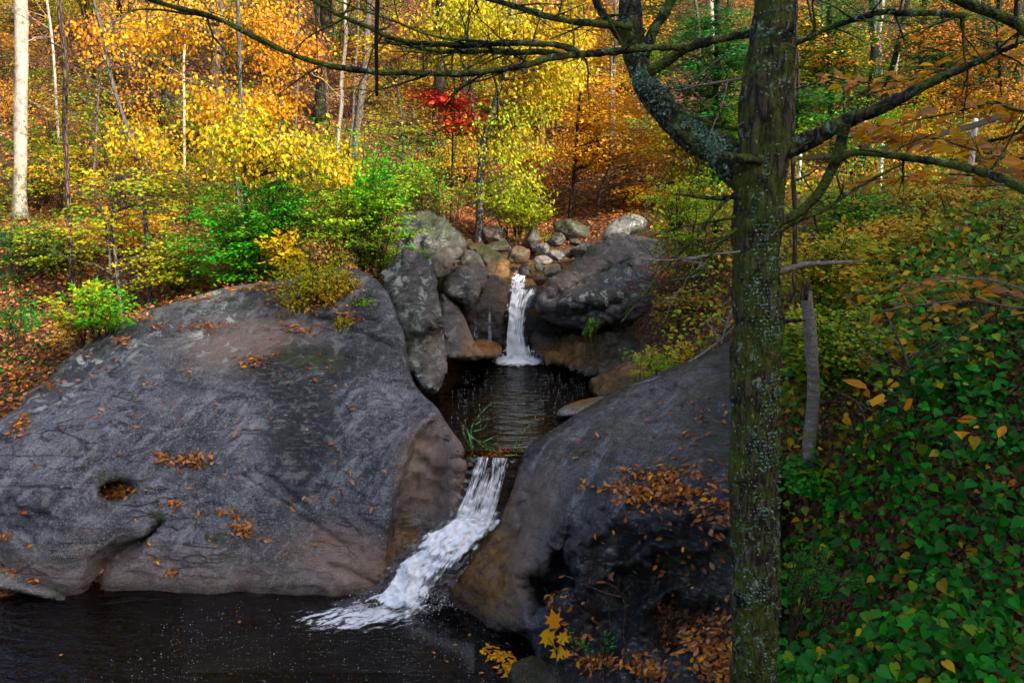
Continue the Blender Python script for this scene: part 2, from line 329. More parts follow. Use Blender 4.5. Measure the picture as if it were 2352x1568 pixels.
def ground(x, y):
    x = np.atleast_1d(np.asarray(x, float)); y = np.atleast_1d(np.asarray(y, float))
    z = _ter(np.c_[x, y]); q = np.c_[x * .45, y * .45, x * 0]
    k = sstep(1.9, 1.3, np.abs(x - .25)) * sstep(9.3, 9.8, y) * sstep(14.85, 14.65, y); z = z * (1 - k) + np.minimum(z, 1.1) * k
    amp = .10 + .35 * sstep(18, 34, y)
    return z + amp * fbm(q, 5)
def on_ground(X, Y):
    """where the line of sight through a picture point meets the ground"""
    r = ray(X, Y); t = np.arange(2.5, 75, .04); p = CAM + r * t[:, None]
    g = ground(p[:, 0], p[:, 1]); k = np.argmax(p[:, 2] < g)
    return np.array([p[k, 0], p[k, 1], g[k]]) if k else p[-1]
def warp(lo, hi, mid, n, k):
    u = np.linspace(-1, 1, n); s = np.sinh(k * u) / np.sinh(k); return np.where(s < 0, mid + s * (mid - lo), mid + s * (hi - mid))
gx, gy = warp(-55, 55, 0, 330, 2.6), warp(-30, 95, 11, 360, 2.4)
GX, GY = np.meshgrid(gx, gy); GZ = ground(GX.ravel(), GY.ravel())
nx, ny = len(gx), len(gy); i = (np.arange(ny - 1)[:, None] * nx + np.arange(nx - 1)[None]).ravel()
bedm = np.maximum(sstep(.15, -.15, GZ) * sstep(9.2, 8.6, GY.ravel()), ((np.abs(GX.ravel() - .4) < 1.6) & (GY.ravel() > 9) & (GY.ravel() < 17)) * 1.0)
o = mkmesh('ground', np.c_[GX.ravel(), GY.ravel(), GZ], [np.stack([i, i + 1, i + 1 + nx, i + nx], -1)], M_GROUND, pattr=dict(bed=bedm)); o['kind'] = 'structure'

# water sheets
def water_sheet(name, poly, z):
    vs = [Vector((a, b)) for a, b in poly]; co, _, fc, *_r = delaunay_2d_cdt(vs, [], [list(range(len(vs)))], 1, 1e-5)
    V = np.array([(c.x, c.y, z) for c in co]); o = mkmesh(name, V, [np.array([list(f)[::1] for f in fc])], M_WATER); o['kind'] = 'structure'; return o
water_sheet('water', [(-16, 2), (1.2, 4.0), (1.3, 6.4), (1.1, 8.6), (.6, 8.95), (-.6, 9.0), (-2, 10), (-6.5, 10.2), (-16, 9)], 0.0)
water_sheet('water', [(.12, 8.97), (-.50, 8.97), (-.72, 9.3), (-1.2, 10), (-1.6, 12), (-1.6, 14.9), (2.2, 14.9), (2.4, 12), (1.5, 9.6), (1.2, 8.97)], 1.6)

# ------------------------------------------------------------------ rocks
ROCKS = {}
def chaikin(p, n=2):
    p = np.asarray(p, float)
    for _ in range(n):
        q = np.roll(p, -1, 0); p = np.stack([.75 * p + .25 * q, .25 * p + .75 * q], 1).reshape(-1, 2)
    return p
def resample(p, h):
    q = np.vstack([p, p[:1]]); s = np.r_[0, np.cumsum(np.linalg.norm(np.diff(q, axis=0), axis=1))]
    n = max(12, int(s[-1] / h)); t = np.linspace(0, s[-1], n, endpoint=False); return np.c_[np.interp(t, s, q[:, 0]), np.interp(t, s, q[:, 1])]
def inside(q, poly):
    x, y = q[:, 0], q[:, 1]; r = np.zeros(len(q), bool); j = len(poly) - 1
    for i in range(len(poly)):
        xi, yi = poly[i]; xj, yj = poly[j]
        if yi != yj: r ^= ((yi > y) != (yj > y)) & (x < (xj - xi) * (y - yi) / (yj - yi) + xi)
        j = i
    return r
def pdist(q, line, closed=False):
    line = np.asarray(line, float); best = np.full(len(q), 1e9); n = len(line)
    for i in range(n if closed else n - 1):
        a, b = line[i], line[(i + 1) % n]; ab = b - a; t = np.clip(((q - a) @ ab) / (ab @ ab + 1e-9), 0, 1)
        best = np.minimum(best, np.linalg.norm(q - a - t[:, None] * ab, axis=1))
    return best
def ell(q, cx, cy, rx, ry, rot=0.0, soft=.5):
    c, s = math.cos(math.radians(rot)), math.sin(math.radians(rot)); dx, dy = q[:, 0] - cx, q[:, 1] - cy
    r = np.sqrt(((dx * c + dy * s) / rx) ** 2 + ((-dx * s + dy * c) / ry) ** 2); return sstep(1 + soft, 1 - soft, r)

def rock(name, label, poly, ctrl, h=8.0, R=40.0, T=.35, B=.8, amp=.05, mat=None, shape=None, masks=None, smoothpoly=2, cat='boulder', group=None, detail=1.0, strat=0.0, crease=.05):
    """a closed boulder: picture outline + true depths of its face (control points: X, Y, plan distance), rounded to the rim, with a back"""
    poly = resample(chaikin(poly, smoothpoly), h); lo, hi = poly.min(0), poly.max(0)
    gx, gy = np.meshgrid(np.arange(lo[0], hi[0], h), np.arange(lo[1], hi[1], h * .87))
    gx = gx + (np.arange(gx.shape[0]) % 2)[:, None] * h / 2; q = np.c_[gx.ravel(), gy.ravel()] + rng.uniform(-.15, .15, (gx.size, 2)) * h
    q = q[inside(q, poly)]; q = q[pdist(q, poly, True) > h * .6]
    nb = len(poly); Q = np.vstack([poly, q])
    co, _, fc, *_r = delaunay_2d_cdt([Vector(tuple(a)) for a in Q], [], [list(range(nb))], 1, 1e-6)
    Q = np.array([(c.x, c.y) for c in co]); fc = np.array([list(f) for f in fc if len(f) == 3])
    dist = pdist(Q, poly, True); s = np.clip(dist / R, 0, 1); prof = np.sqrt(np.clip(1 - (1 - s) ** 2, 0, 1)); prof[dist < 1e-3] = 0
    c = np.array(ctrl, float)
    if len(c) >= 3: d0 = TPS(c[:, :2], dY(c[:, 0], c[:, 1], c[:, 2]), 300.0, 1e-4)(Q)
    else: d0 = np.full(len(Q), dY(c[0, 0], c[0, 1], c[0, 2]))
    df = d0 + T * (1 - prof)
    if shape is not None: df = df + shape(Q)
    V = P(Q[:, 0], Q[:, 1], df)
    n = np.zeros_like(V); fn = np.cross(V[fc[:, 1]] - V[fc[:, 0]], V[fc[:, 2]] - V[fc[:, 0]])
    for k in range(3): np.add.at(n, fc[:, k], fn)
    n = unit(n); flip = np.sign((n * (CAM - V)).sum(1, keepdims=True)); n = n * np.where(flip == 0, 1, flip)
    disp = amp * fbm(V * 1.7, 3) + amp * .35 * fbm(V * 6.0, 4) * detail
    disp = disp - crease * (sstep(.10, 0, np.abs(vnoise(V * 1.9 + 5))) * .7 + sstep(.09, 0, np.abs(vnoise(V * 4.3 + 1))) * .3) * sstep(-.2, .3, vnoise(V * .9 + 40)) + amp * .6 * np.abs(fbm(V * 1.1 + 11, 2))
    if strat:
        w = V @ np.array([.30, .25, .92]) + .15 * fbm(V * 1.3, 3); disp = disp + strat * (fbm(np.c_[w * 7, V[:, 0] * .6, V[:, 1] * .6], 4))
    V = V + n * (disp * np.minimum(1, prof * 1.5 + .15))[:, None]
    # back
    innr = dist > 1e-3; bi = np.full(len(Q), -1); bi[~innr] = np.where(~innr)[0]; bi[innr] = len(Q) + np.arange(innr.sum())
    Vb = P(Q[innr, 0], Q[innr, 1], d0[innr] + T + B * prof[innr])
    att = dict(moss=np.zeros(len(Q)), stain_shade=np.zeros(len(Q)), rust=np.zeros(len(Q)), warm=np.zeros(len(Q)), wet=np.zeros(len(Q)), lichen=np.zeros(len(Q)))
    if masks is not None:
        for k, v in masks(Q, V).items(): att[k] = np.clip(v, 0, 1)
    allV = np.vstack([V, Vb]); att = {k: np.r_[v, v[innr]] for k, v in att.items()}
    ff = fc; area = fn @ np.zeros(3)
    nf = np.cross(V[fc[:, 1]] - V[fc[:, 0]], V[fc[:, 2]] - V[fc[:, 0]]); s_ = ((nf * (CAM - V[fc[:, 0]])).sum(1) < 0)
    ff = np.where(s_[:, None], fc[:, ::-1], fc); fb = bi[ff[:, ::-1]]
    org = allV.mean(0); org[2] = allV[:, 2].min()
    o = mkmesh(name, allV - org, [ff, fb], mat or M_ROCK, pattr=att); o.location = tuple(org)
    setp(o, label, cat, group)
    kd = kdtree.KDTree(len(Q))
    for k, a in enumerate(Q): kd.insert((a[0], a[1], 0), k)
    kd.balance(); ROCKS[label] = (kd, V, n); return o
def on_rock(label, X, Y):
    kd, V, n = ROCKS[label]; _, k, _d = kd.find((X, Y, 0)); return V[k], n[k]

BIG_L = 'huge dark grey domed boulder with scattered leaves beside the lower pool'
def shape_L(q):
    a = ell(q, 272, 1127, 44, 26, -12, .22) * .40 + ell(q, 440, 1068, 42, 14, 15, .5) * .08 + ell(q, 375, 1050, 22, 12, 0, .5) * .06
    cr = pdist(q, [(368, 1203), (325, 1245), (268, 1278), (236, 1305), (214, 1352)]); a = a + .20 * sstep(11, 2, cr)
    cr2 = pdist(q, [(362, 1224), (310, 1243), (262, 1272)]); a = a + .12 * sstep(8, 2, cr2)
    a = a - .30 * ell(q, 110, 1230, 170, 110, 15, .6) * sstep(0, 40, cr)
    a = a + .05 * sstep(10, 2, pdist(q, [(700, 1165), (650, 1120), (590, 1080)])) + .04 * sstep(7, 1, pdist(q, [(560, 1090), (700, 1190), (790, 1250)]))
    a = a + .05 * sstep(12, 3, pdist(q, [(870, 1345), (800, 1310), (760, 1300)]))
    for (x0, y0, x1, y1, w, dd) in ((440, 745, 860, 740, 16, .10), (330, 790, 620, 770, 12, .05), (650, 700, 900, 800, 12, .07), (0, 1120, 200, 1135, 9, .05), (0, 1160, 130, 1195, 10, .06), (700, 820, 900, 850, 14, .05)):
        a = a + dd * sstep(w, 2, pdist(q, [(x0, y0), ((x0 + x1) / 2, (y0 + y1) / 2 - 8), (x1, y1)]))
    al = sstep(-14, 10, (q[:, 0] - np.interp(q[:, 1], [940, 960, 1010, 1060, 1120, 1180, 1240, 1300, 1345], [1010, 990, 953, 938, 922, 908, 902, 897, 888]))) * sstep(945, 985, q[:, 1] + .25 * (q[:, 0] - 1000))
    a = a + .12 * ell(q, 1056, 1052, 16, 8, -10, .5) + .14 * ell(q, 1012, 1084, 20, 9, -25, .5) + .10 * ell(q, 975, 1060, 14, 9, 0, .5) + .08 * ell(q, 1030, 1010, 9, 6, 0, .5) + .08 * ell(q, 950, 1110, 10, 16, 20, .5) + .05 * fbm(np.c_[q / 34, q[:, :1] * 0], 3) * al
    a = a + al * .34 * sstep(1065, 1000, q[:, 0] - .15 * (1030 - q[:, 1]))
    return a
def mask_L(q, V):
    st = ell(q, 690, 960, 85, 170, 5, .5) * .95 + ell(q, 720, 840, 150, 40, 0, .5) * .8 + ell(q, 850, 760, 110, 60, 20, .6) * .6 + ell(q, 800, 1090, 110, 160, 25, .8) * .22 + ell(q, 620, 870, 90, 40, 0, .6) * .5 + ell(q, 160, 860, 140, 40, -30, .6) * .5 + ell(q, 60, 1180, 90, 40, 0, .6) * .5
    mo = ell(q, 715, 825, 75, 24, 8, .5) + ell(q, 500, 1235, 28, 12, 10, .4) * 2 + ell(q, 365, 1185, 22, 10, 20, .4) * 2 + ell(q, 250, 1100, 40, 12, 0, .4) * .9 + .6 * ell(q, 560, 700, 200, 16, -4, .6) + ell(q, 110, 850, 60, 30, -40, .5) * .8
    li = .8 * ell(q, 510, 715, 80, 45, -20, .6) + .7 * ell(q, 270, 790, 130, 40, -25, .5) + .5 * ell(q, 500, 770, 70, 60, 0, .5) + .5 * ell(q, 120, 900, 90, 60, -30, .6) + .2
    wm = .75 * ell(q, 570, 790, 130, 60, 0, .8) + sstep(8, -.5, 1e3 * 0 + (V[:, 2] - .0) * 10) * .5 + ell(q, 830, 1290, 150, 70, 20, .6) * .6 + ell(q, 1010, 1090, 90, 110, 0, .5) * .95
    wt = sstep(.16, .02, V[:, 2]) * .9; ru = ell(q, 930, 1240, 30, 60, 10, .6) * .5 + ell(q, 885, 1320, 18, 40, 10, .5) * .6
    return dict(stain_shade=st, moss=mo, lichen=li, warm=wm, wet=wt, rust=ru)
rock('boulder', BIG_L, [(-90, 1010), (0, 962), (50, 930), (62, 898), (112, 875), (132, 842), (200, 788), (272, 742), (352, 707), (440, 683), (525, 657), (620, 645), (700, 628), (790, 614), (832, 620), (880, 655), (905, 695), (932, 775), (937, 848), (965, 903), (1002, 930), (1030, 980), (1047, 1003), (1066, 1022), (1070, 1045), (1075, 1100), (1060, 1190), (1040, 1260), (1000, 1330), (960, 1420), (860, 1460), (700, 1470), (400, 1450), (200, 1440), (0, 1420), (-90, 1400)],
     [(0, 965, 9.9), (-90, 1000, 9.9), (130, 842, 11), (350, 710, 11.8), (520, 660, 12.2), (700, 630, 12.1), (830, 620, 11.9), (600, 760, 11.2), (350, 830, 10.7), (150, 960, 9.9), (500, 1000, 9.75), (300, 1050, 9.45), (700, 1000, 9.7), (850, 900, 10.2), (930, 780, 10.9), (965, 905, 10.3), (1000, 932, 9.95), (0, 1150, 9.3), (0, 1290, 9.05), (150, 1345, 8.75), (225, 1320, 8.85), (400, 1342, 8.70), (600, 1362, 8.62), (760, 1372, 8.58), (885, 1345, 8.72), (600, 1200, 9.0), (800, 1200, 8.95), (300, 1200, 9.05), (900, 1240, 8.75), (920, 1120, 8.95), (960, 1010, 9.4), (1066, 1030, 8.98), (1040, 1100, 8.98), (1000, 1200, 8.95), (600, 1450, 8.45), (200, 1440, 8.5), (900, 1440, 8.55)],
     h=6.5, R=26, T=.30, B=1.6, amp=.035, shape=shape_L, masks=mask_L, strat=.016, crease=.018)

rock('stone_slab', 'flat pale grey slab lying at the edge of the lower pool in the left corner', [(-90, 1255), (0, 1288), (60, 1318), (110, 1340), (150, 1362), (160, 1384), (120, 1380), (70, 1366), (0, 1352), (-90, 1340)], [(0, 1290, 8.9), (150, 1365, 8.55), (0, 1350, 8.5), (-90, 1300, 8.8)], h=7, R=14, T=.10, B=.3, amp=.015, mat=M_ROCKP, cat='rock', masks=lambda q, V: dict(wet=sstep(.10, .02, V[:, 2])))

rock('boulder', 'pointed dark boulder with lichen flecks rising behind the huge dome by the upper pool', [(882, 650), (890, 605), (938, 584), (972, 606), (1000, 650), (1013, 700), (1020, 760), (1024, 800), (1022, 860), (1010, 900), (985, 905), (958, 880), (935, 840), (928, 770), (905, 700)],
     [(940, 590, 12.3), (900, 620, 12.2), (1000, 660, 12.1), (950, 700, 11.5), (990, 740, 11.25), (960, 800, 11.15), (1015, 850, 11.0), (985, 880, 10.6), (930, 800, 11.2), (1010, 770, 11.6)], h=5.5, R=14, T=.25, B=1.0, amp=.11, mat=M_ROCKD, detail=1.4, masks=lambda q, V: dict(moss=ell(q, 960, 790, 30, 90, -20, .5) * .6, lichen=.5 + 0 * q[:, 0], wet=sstep(1.75, 1.6, V[:, 2]), warm=.3 * ell(q, 1005, 820, 25, 60, 0, .5), stain_shade=.5 * ell(q, 950, 660, 40, 60, 0, .6)))
rock('boulder', 'smooth grey ridge of rock running down to the upper pool', [(1008, 668), (1020, 668), (1045, 690), (1068, 730), (1085, 775), (1100, 800), (1120, 815), (1095, 830), (1060, 828), (1020, 825), (1014, 770)],
     [(1020, 680, 13.2), (1060, 740, 12.8), (1095, 812, 12.6), (1025, 815, 12.0)], h=5, R=14, T=.25, B=.8, amp=.07, mat=M_ROCKD, masks=lambda q, V: dict(warm=sstep(1045, 1090, q[:, 0]) * .9, wet=sstep(1.9, 1.6, V[:, 2]), rust=.5 * ell(q, 1085, 800, 16, 30, -30, .5)))
rock('boulder', 'big layered boulder with a lichen crust above the left side of the falls', [(905, 545), (936, 492), (965, 492), (990, 502), (1028, 523), (1062, 546), (1074, 566), (1060, 580), (1046, 600), (1045, 618), (1014, 642), (978, 640), (950, 620), (915, 600)],
     [(936, 495, 14.2), (1060, 555, 13.9), (1000, 560, 13.4), (980, 630, 13.0), (920, 580, 13.4)], h=4.5, R=18, T=.4, B=1.2, amp=.13, mat=M_ROCKD, detail=1.6, strat=.06, masks=lambda q, V: dict(lichen=.25 + 0 * q[:, 0], moss=ell(q, 1000, 520, 60, 30, 25, .6) * .9, warm=.4 * ell(q, 1030, 600, 30, 30, 0, .6)))
rock('boulder', 'rounded grey boulder with a shadowed underside wedged below the layered boulder', [(1010, 655), (1025, 625), (1050, 607), (1080, 612), (1100, 640), (1106, 665), (1095, 690), (1060, 698), (1028, 690)], [(1050, 612, 13.8), (1090, 650, 13.5), (1040, 690, 13.1)], h=4.5, R=20, T=.4, B=.8, amp=.09, mat=M_ROCKD, strat=.03, masks=lambda q, V: dict(lichen=.4 + 0 * q[:, 0], stain_shade=.5 * ell(q, 1060, 690, 60, 20, 0, .5)))  # underside shadow painted into the colour as a dark band
rock('boulder', 'dark streaked rock standing between the layered boulder and the falls', [(1058, 580), (1080, 570), (1108, 590), (1118, 625), (1118, 655), (1105, 668), (1085, 640), (1062, 608)], [(1085, 580, 14.6), (1110, 640, 14.1), (1075, 610, 14.2)], h=4.5, R=14, T=.3, B=.7, amp=.09, strat=.03, mat=M_ROCKS)
rock('boulder', 'moss capped brown boulder left of the small top cascade', [(1064, 568), (1090, 556), (1130, 568), (1165, 592), (1172, 610), (1160, 630), (1120, 625), (1108, 600)], [(1090, 560, 16.5), (1160, 600, 15.8), (1120, 618, 15.4)], h=4.5, R=16, T=.35, B=.9, amp=.10, mat=M_ROCKB, masks=lambda q, V: dict(moss=1.2 * ell(q, 1110, 572, 60, 16, 20, .5), rust=.7 * ell(q, 1155, 615, 20, 16, 0, .5)))
rock('boulder', 'wet brown rock with water trickles left of the upper waterfall', [(1100, 668), (1112, 640), (1140, 638), (1168, 648), (1172, 670), (1166, 730), (1160, 800), (1110, 800), (1070, 790), (1062, 730), (1070, 690), (1090, 690)], [(1140, 645, 14.9), (1165, 700, 14.6), (1110, 690, 14.5), (1100, 780, 14.4), (1070, 740, 14.4)], h=5, R=18, T=.25, B=.8, amp=.07, detail=1.8, mat=M_ROCKB, masks=lambda q, V: dict(wet=1 - .5 * ell(q, 1140, 660, 40, 22, 0, .6), stain_shade=.8 * ell(q, 1100, 750, 60, 50, 0, .6), rust=.4 * ell(q, 1160, 690, 16, 40, 0, .6)))
rock('boulder', 'yellow brown wet rock at the foot of the upper waterfall', [(1085, 785), (1100, 776), (1130, 782), (1154, 792), (1152, 818), (1120, 826), (1090, 818), (1070, 800)], [(1120, 790, 14.0), (1140, 818, 13.7), (1085, 800, 13.6)], h=5, R=16, T=.2, B=.5, amp=.02, mat=M_ROCKB, masks=lambda q, V: dict(rust=1.0 * ell(q, 1128, 798, 40, 18, 10, .5), wet=sstep(1.72, 1.6, V[:, 2])))
FALL_BACK = 'dark wet ledge of rock behind the upper waterfall'
rock('rock_ledge', FALL_BACK, [(1150, 664), (1200, 660), (1244, 656), (1262, 690), (1262, 760), (1250, 850), (1140, 850), (1140, 720)], [(1160, 650, 15.2), (1235, 650, 15.2), (1200, 740, 14.75), (1150, 840, 14.5), (1245, 840, 14.5)], h=5, R=14, T=.15, B=.5, amp=.05, mat=M_ROCKB, cat='rock', masks=lambda q, V: dict(wet=1 + 0 * q[:, 0], stain_shade=.7 + 0 * q[:, 0]))
BIG_R2 = 'large slanting grey boulder with mossy cracks right of the upper waterfall'
rock('boulder', BIG_R2, [(1228, 705), (1234, 682), (1260, 642), (1290, 624), (1326, 598), (1386, 553), (1430, 535), (1490, 545), (1560, 570), (1600, 610), (1560, 680), (1480, 730), (1413, 745), (1350, 758), (1282, 748), (1240, 725)],
     [(1240, 690, 13.6), (1330, 600, 14.4), (1400, 548, 15.2), (1500, 550, 15.5), (1400, 640, 13.7), (1300, 690, 13.3), (1290, 740, 13.3), (1420, 735, 13.0), (1580, 610, 14.5), (1500, 700, 13.4)], h=5, R=22, T=.4, B=1.4, amp=.06, detail=1.3, strat=.06,
     shape=lambda q: .12 * sstep(10, 2, pdist(q, [(1262, 690), (1330, 650), (1450, 600)])) + .2 * sstep(14, 2, pdist(q, [(1250, 722), (1320, 728), (1430, 690)])) + .3 * sstep(690, 740, q[:, 1] + .1 * (q[:, 0] - 1300)), mat=M_ROCKD,
     masks=lambda q, V: dict(lichen=.75 * ell(q, 1380, 680, 120, 40, -25, .6) + .4 * ell(q, 1300, 660, 60, 30, -30, .5), moss=.9 * sstep(10, 2, pdist(q, [(1330, 655), (1400, 625), (1450, 610)])) + .6 * sstep(16, 3, pdist(q, [(1262, 645), (1330, 600), (1390, 556)])), stain_shade=.7 * ell(q, 1360, 700, 100, 36, -15, .6), warm=.5 * ell(q, 1330, 640, 80, 24, -30, .6)))
rock('boulder', 'round grey boulder perched on top of the slanting boulder', [(1380, 558), (1385, 528), (1414, 503), (1446, 489), (1476, 496), (1490, 512), (1475, 530), (1440, 545), (1410, 552)], [(1430, 500, 15.9), (1480, 510, 15.9), (1400, 545, 15.5)], h=4.5, R=26, T=.5, B=.8, amp=.04, mat=M_ROCKP, masks=lambda q, V: dict(lichen=.8 + 0 * q[:, 0], moss=.5 * ell(q, 1420, 540, 40, 14, -20, .5)))
rock('rock_shelf', 'dark undercut rock shelf beneath the slanting boulder', [(1208, 775), (1215, 740), (1260, 738), (1330, 748), (1420, 745), (1490, 720), (1560, 690), (1640, 690), (1700, 740), (1690, 800), (1560, 830), (1440, 850), (1370, 868), (1330, 855), (1240, 828)], [(1220, 780, 14.4), (1330, 770, 14.0), (1480, 760, 13.3), (1650, 740, 12.5), (1370, 860, 12.4), (1250, 826, 13.7), (1550, 820, 12.0)], h=6, R=16, T=.25, B=1.2, amp=.09, detail=1.6, strat=.05, mat=M_ROCKB, cat='rock', masks=lambda q, V: dict(rust=.6 * ell(q, 1290, 815, 70, 30, 0, .6), wet=sstep(1.8, 1.6, V[:, 2]) + .3, stain_shade=.9 * ell(q, 1270, 765, 60, 18, 0, .4) + .7 * ell(q, 1600, 740, 90, 60, 0, .6), moss=.5 * ell(q, 1400, 800, 90, 50, 0, .6)))
rock('rock_ledge', 'brown stepped ledge sloping into the right side of the upper pool', [(1350, 880), (1362, 868), (1420, 835), (1470, 815), (1560, 800), (1640, 800), (1600, 850), (1500, 885), (1420, 915), (1360, 912)], [(1370, 880, 11.9), (1460, 825, 12.2), (1600, 815, 11.8), (1420, 905, 11.0)], h=6, R=16, T=.25, B=.6, amp=.06, detail=1.5, strat=.04, mat=M_ROCKB, cat='rock', masks=lambda q, V: dict(rust=.4 + 0 * q[:, 0], wet=sstep(1.75, 1.6, V[:, 2]), moss=.6 * ell(q, 1440, 890, 50, 16, -20, .5)))
rock('stone_slab', 'small rust and grey slab lying in the upper pool against the right boulder', [(1280, 944), (1300, 930), (1340, 916), (1400, 908), (1420, 925), (1370, 945), (1310, 955), (1275, 955)], [(1300, 935, 10.6), (1390, 912, 10.7), (1340, 940, 10.3)], h=5, R=12, T=.12, B=.3, amp=.015, mat=M_ROCKP, cat='rock', masks=lambda q, V: dict(rust=ell(q, 1330, 925, 40, 10, -10, .5), wet=sstep(1.68, 1.6, V[:, 2])))

LEDGE = 'wet brown rock chute under the lower waterfall'
rock('rock_chute', LEDGE, [(1050, 1046), (1110, 1043), (1200, 1046), (1215, 1070), (1205, 1130), (1160, 1210), (1110, 1290), (1060, 1400), (980, 1450), (860, 1450), (855, 1385), (892, 1320), (950, 1265), (1008, 1215), (1046, 1160), (1062, 1100)],
     [(1075, 1050, 9.06), (1180, 1050, 9.06), (1130, 1100, 9.14), (1110, 1180, 9.12), (1060, 1200, 9.10), (1150, 1180, 9.10), (1000, 1260, 8.95), (1080, 1260, 8.85), (940, 1320, 8.80), (1030, 1350, 8.55), (900, 1400, 8.5), (1000, 1420, 8.35)], h=6, R=10, T=.05, B=.5, amp=.05, mat=M_ROCKB, cat='rock', masks=lambda q, V: dict(wet=.6 + 0 * q[:, 0], rust=.3 + 0 * q[:, 0], moss=.4 * ell(q, 960, 1240, 50, 20, -30, .5)))

BIG_R = 'broad dark boulder with hollows and fallen leaves behind the mossy tree'
def shape_R(q0):
    w_ = np.c_[q0 / 55, q0[:, :1] * 0]; q = q0 + np.c_[fbm(w_, 3), fbm(w_ + 40, 3)] * 26
    a = .75 * ell(q, 1283, 1320, 40, 75, 8, .35) + .35 * ell(q, 1265, 1375, 38, 50, 0, .5) + .40 * ell(q, 1410, 1470, 50, 70, 20, .6) + .75 * ell(q, 1575, 1425, 95, 48, -14, .5) + .3 * ell(q, 1480, 1340, 110, 40, -20, .7) + .3 * ell(q, 1310, 1500, 40, 40, 0, .6)
    a = a - .22 * sstep(34, 4, pdist(q, [(1420, 1130), (1360, 1200), (1335, 1290), (1330, 1390)])) - .20 * sstep(26, 4, pdist(q, [(1470, 1400), (1455, 1460), (1440, 1568)]))
    a = a + .10 * ell(q, 1520, 1140, 110, 22, 8, .5) + .35 * sstep(1160, 1260, q[:, 1]) * sstep(1380, 1450, q[:, 0]) * sstep(1420, 1320, q[:, 1]) * .8
    a = a - .15 * sstep(30, 6, pdist(q, [(1380, 1330), (1500, 1280), (1680, 1250)])) + .05 * sstep(12, 3, pdist(q, [(1205, 1140), (1180, 1210), (1140, 1300)]))
    a = a + .25 * ell(q, 1190, 1480, 60, 40, 0, .5)
    return a
def mask_R(q, V):
    edge = pdist(q, [(1200, 1050), (1240, 1010), (1330, 945), (1480, 870), (1680, 785)])
    ru = ell(q, 1100, 1290, 80, 110, 30, .5) * .95 + ell(q, 1150, 1380, 60, 70, 0, .5) * .5 + ell(q, 1185, 1130, 14, 60, 15, .5) * .7
    wm = ell(q, 1210, 1230, 60, 160, 20, .6) * .7
    st = .9 * sstep(28, 6, edge) + .75 * sstep(1150, 1260, q[:, 1]) * sstep(1220, 1300, q[:, 0]) + .7 * sstep(1520, 1650, q[:, 0] + .4 * (q[:, 1] - 1000)) + .2
    mo = .8 * sstep(1480, 1640, q[:, 0]) * sstep(1120, 1000, q[:, 1]) * .75 + .9 * sstep(20, 4, pdist(q, [(1420, 1345), (1530, 1290), (1690, 1255)])) + .35 * ell(q, 1600, 1350, 120, 50, -10, .6) + .35 * ell(q, 1400, 1050, 150, 90, -20, .6)
    ru = ru + .5 * sstep(14, 4, pdist(q, [(1500, 1310), (1600, 1275), (1690, 1262)]))
    return dict(rust=ru, warm=wm, stain_shade=st, moss=mo, wet=sstep(.2, 0, V[:, 2]) * .9 + ell(q, 1080, 1330, 50, 90, 20, .5) * .4, lichen=.1 + 0 * q[:, 0])
rock('boulder', BIG_R, [(1196, 1046), (1214, 1026), (1240, 1004), (1290, 973), (1332, 943), (1402, 905), (1480, 869), (1550, 839), (1622, 812), (1684, 778), (1740, 750), (1800, 752), (1800, 1000), (1796, 1500), (1790, 1640), (1300, 1640), (1180, 1560), (1090, 1480), (1040, 1430), (1018, 1372), (1058, 1300), (1098, 1243), (1132, 1204), (1162, 1160), (1182, 1110)],
     [(1205, 1040, 8.85), (1330, 945, 9.4), (1480, 870, 9.7), (1680, 785, 9.7), (1830, 765, 9.5), (1300, 1020, 8.6), (1400, 1000, 8.3), (1400, 1100, 7.65), (1600, 1000, 7.8), (1600, 900, 8.5), (1250, 1130, 8.15), (1130, 1210, 8.75), (1060, 1310, 8.45), (1020, 1375, 8.4), (1150, 1330, 7.95), (1240, 1260, 7.75), (1350, 1200, 7.3), (1500, 1180, 6.95), (1650, 1180, 6.7), (1800, 1100, 6.8), (1300, 1400, 7.2), (1150, 1440, 7.75), (1080, 1410, 8.15), (1300, 1560, 6.75), (1450, 1330, 6.9), (1650, 1400, 6.2), (1450, 1560, 6.2), (1700, 1580, 5.5), (1830, 1500, 5.5), (1180, 1560, 7.3)],
     h=7, R=24, T=.28, B=1.5, amp=.035, shape=shape_R, masks=mask_R, strat=.014, crease=.02)

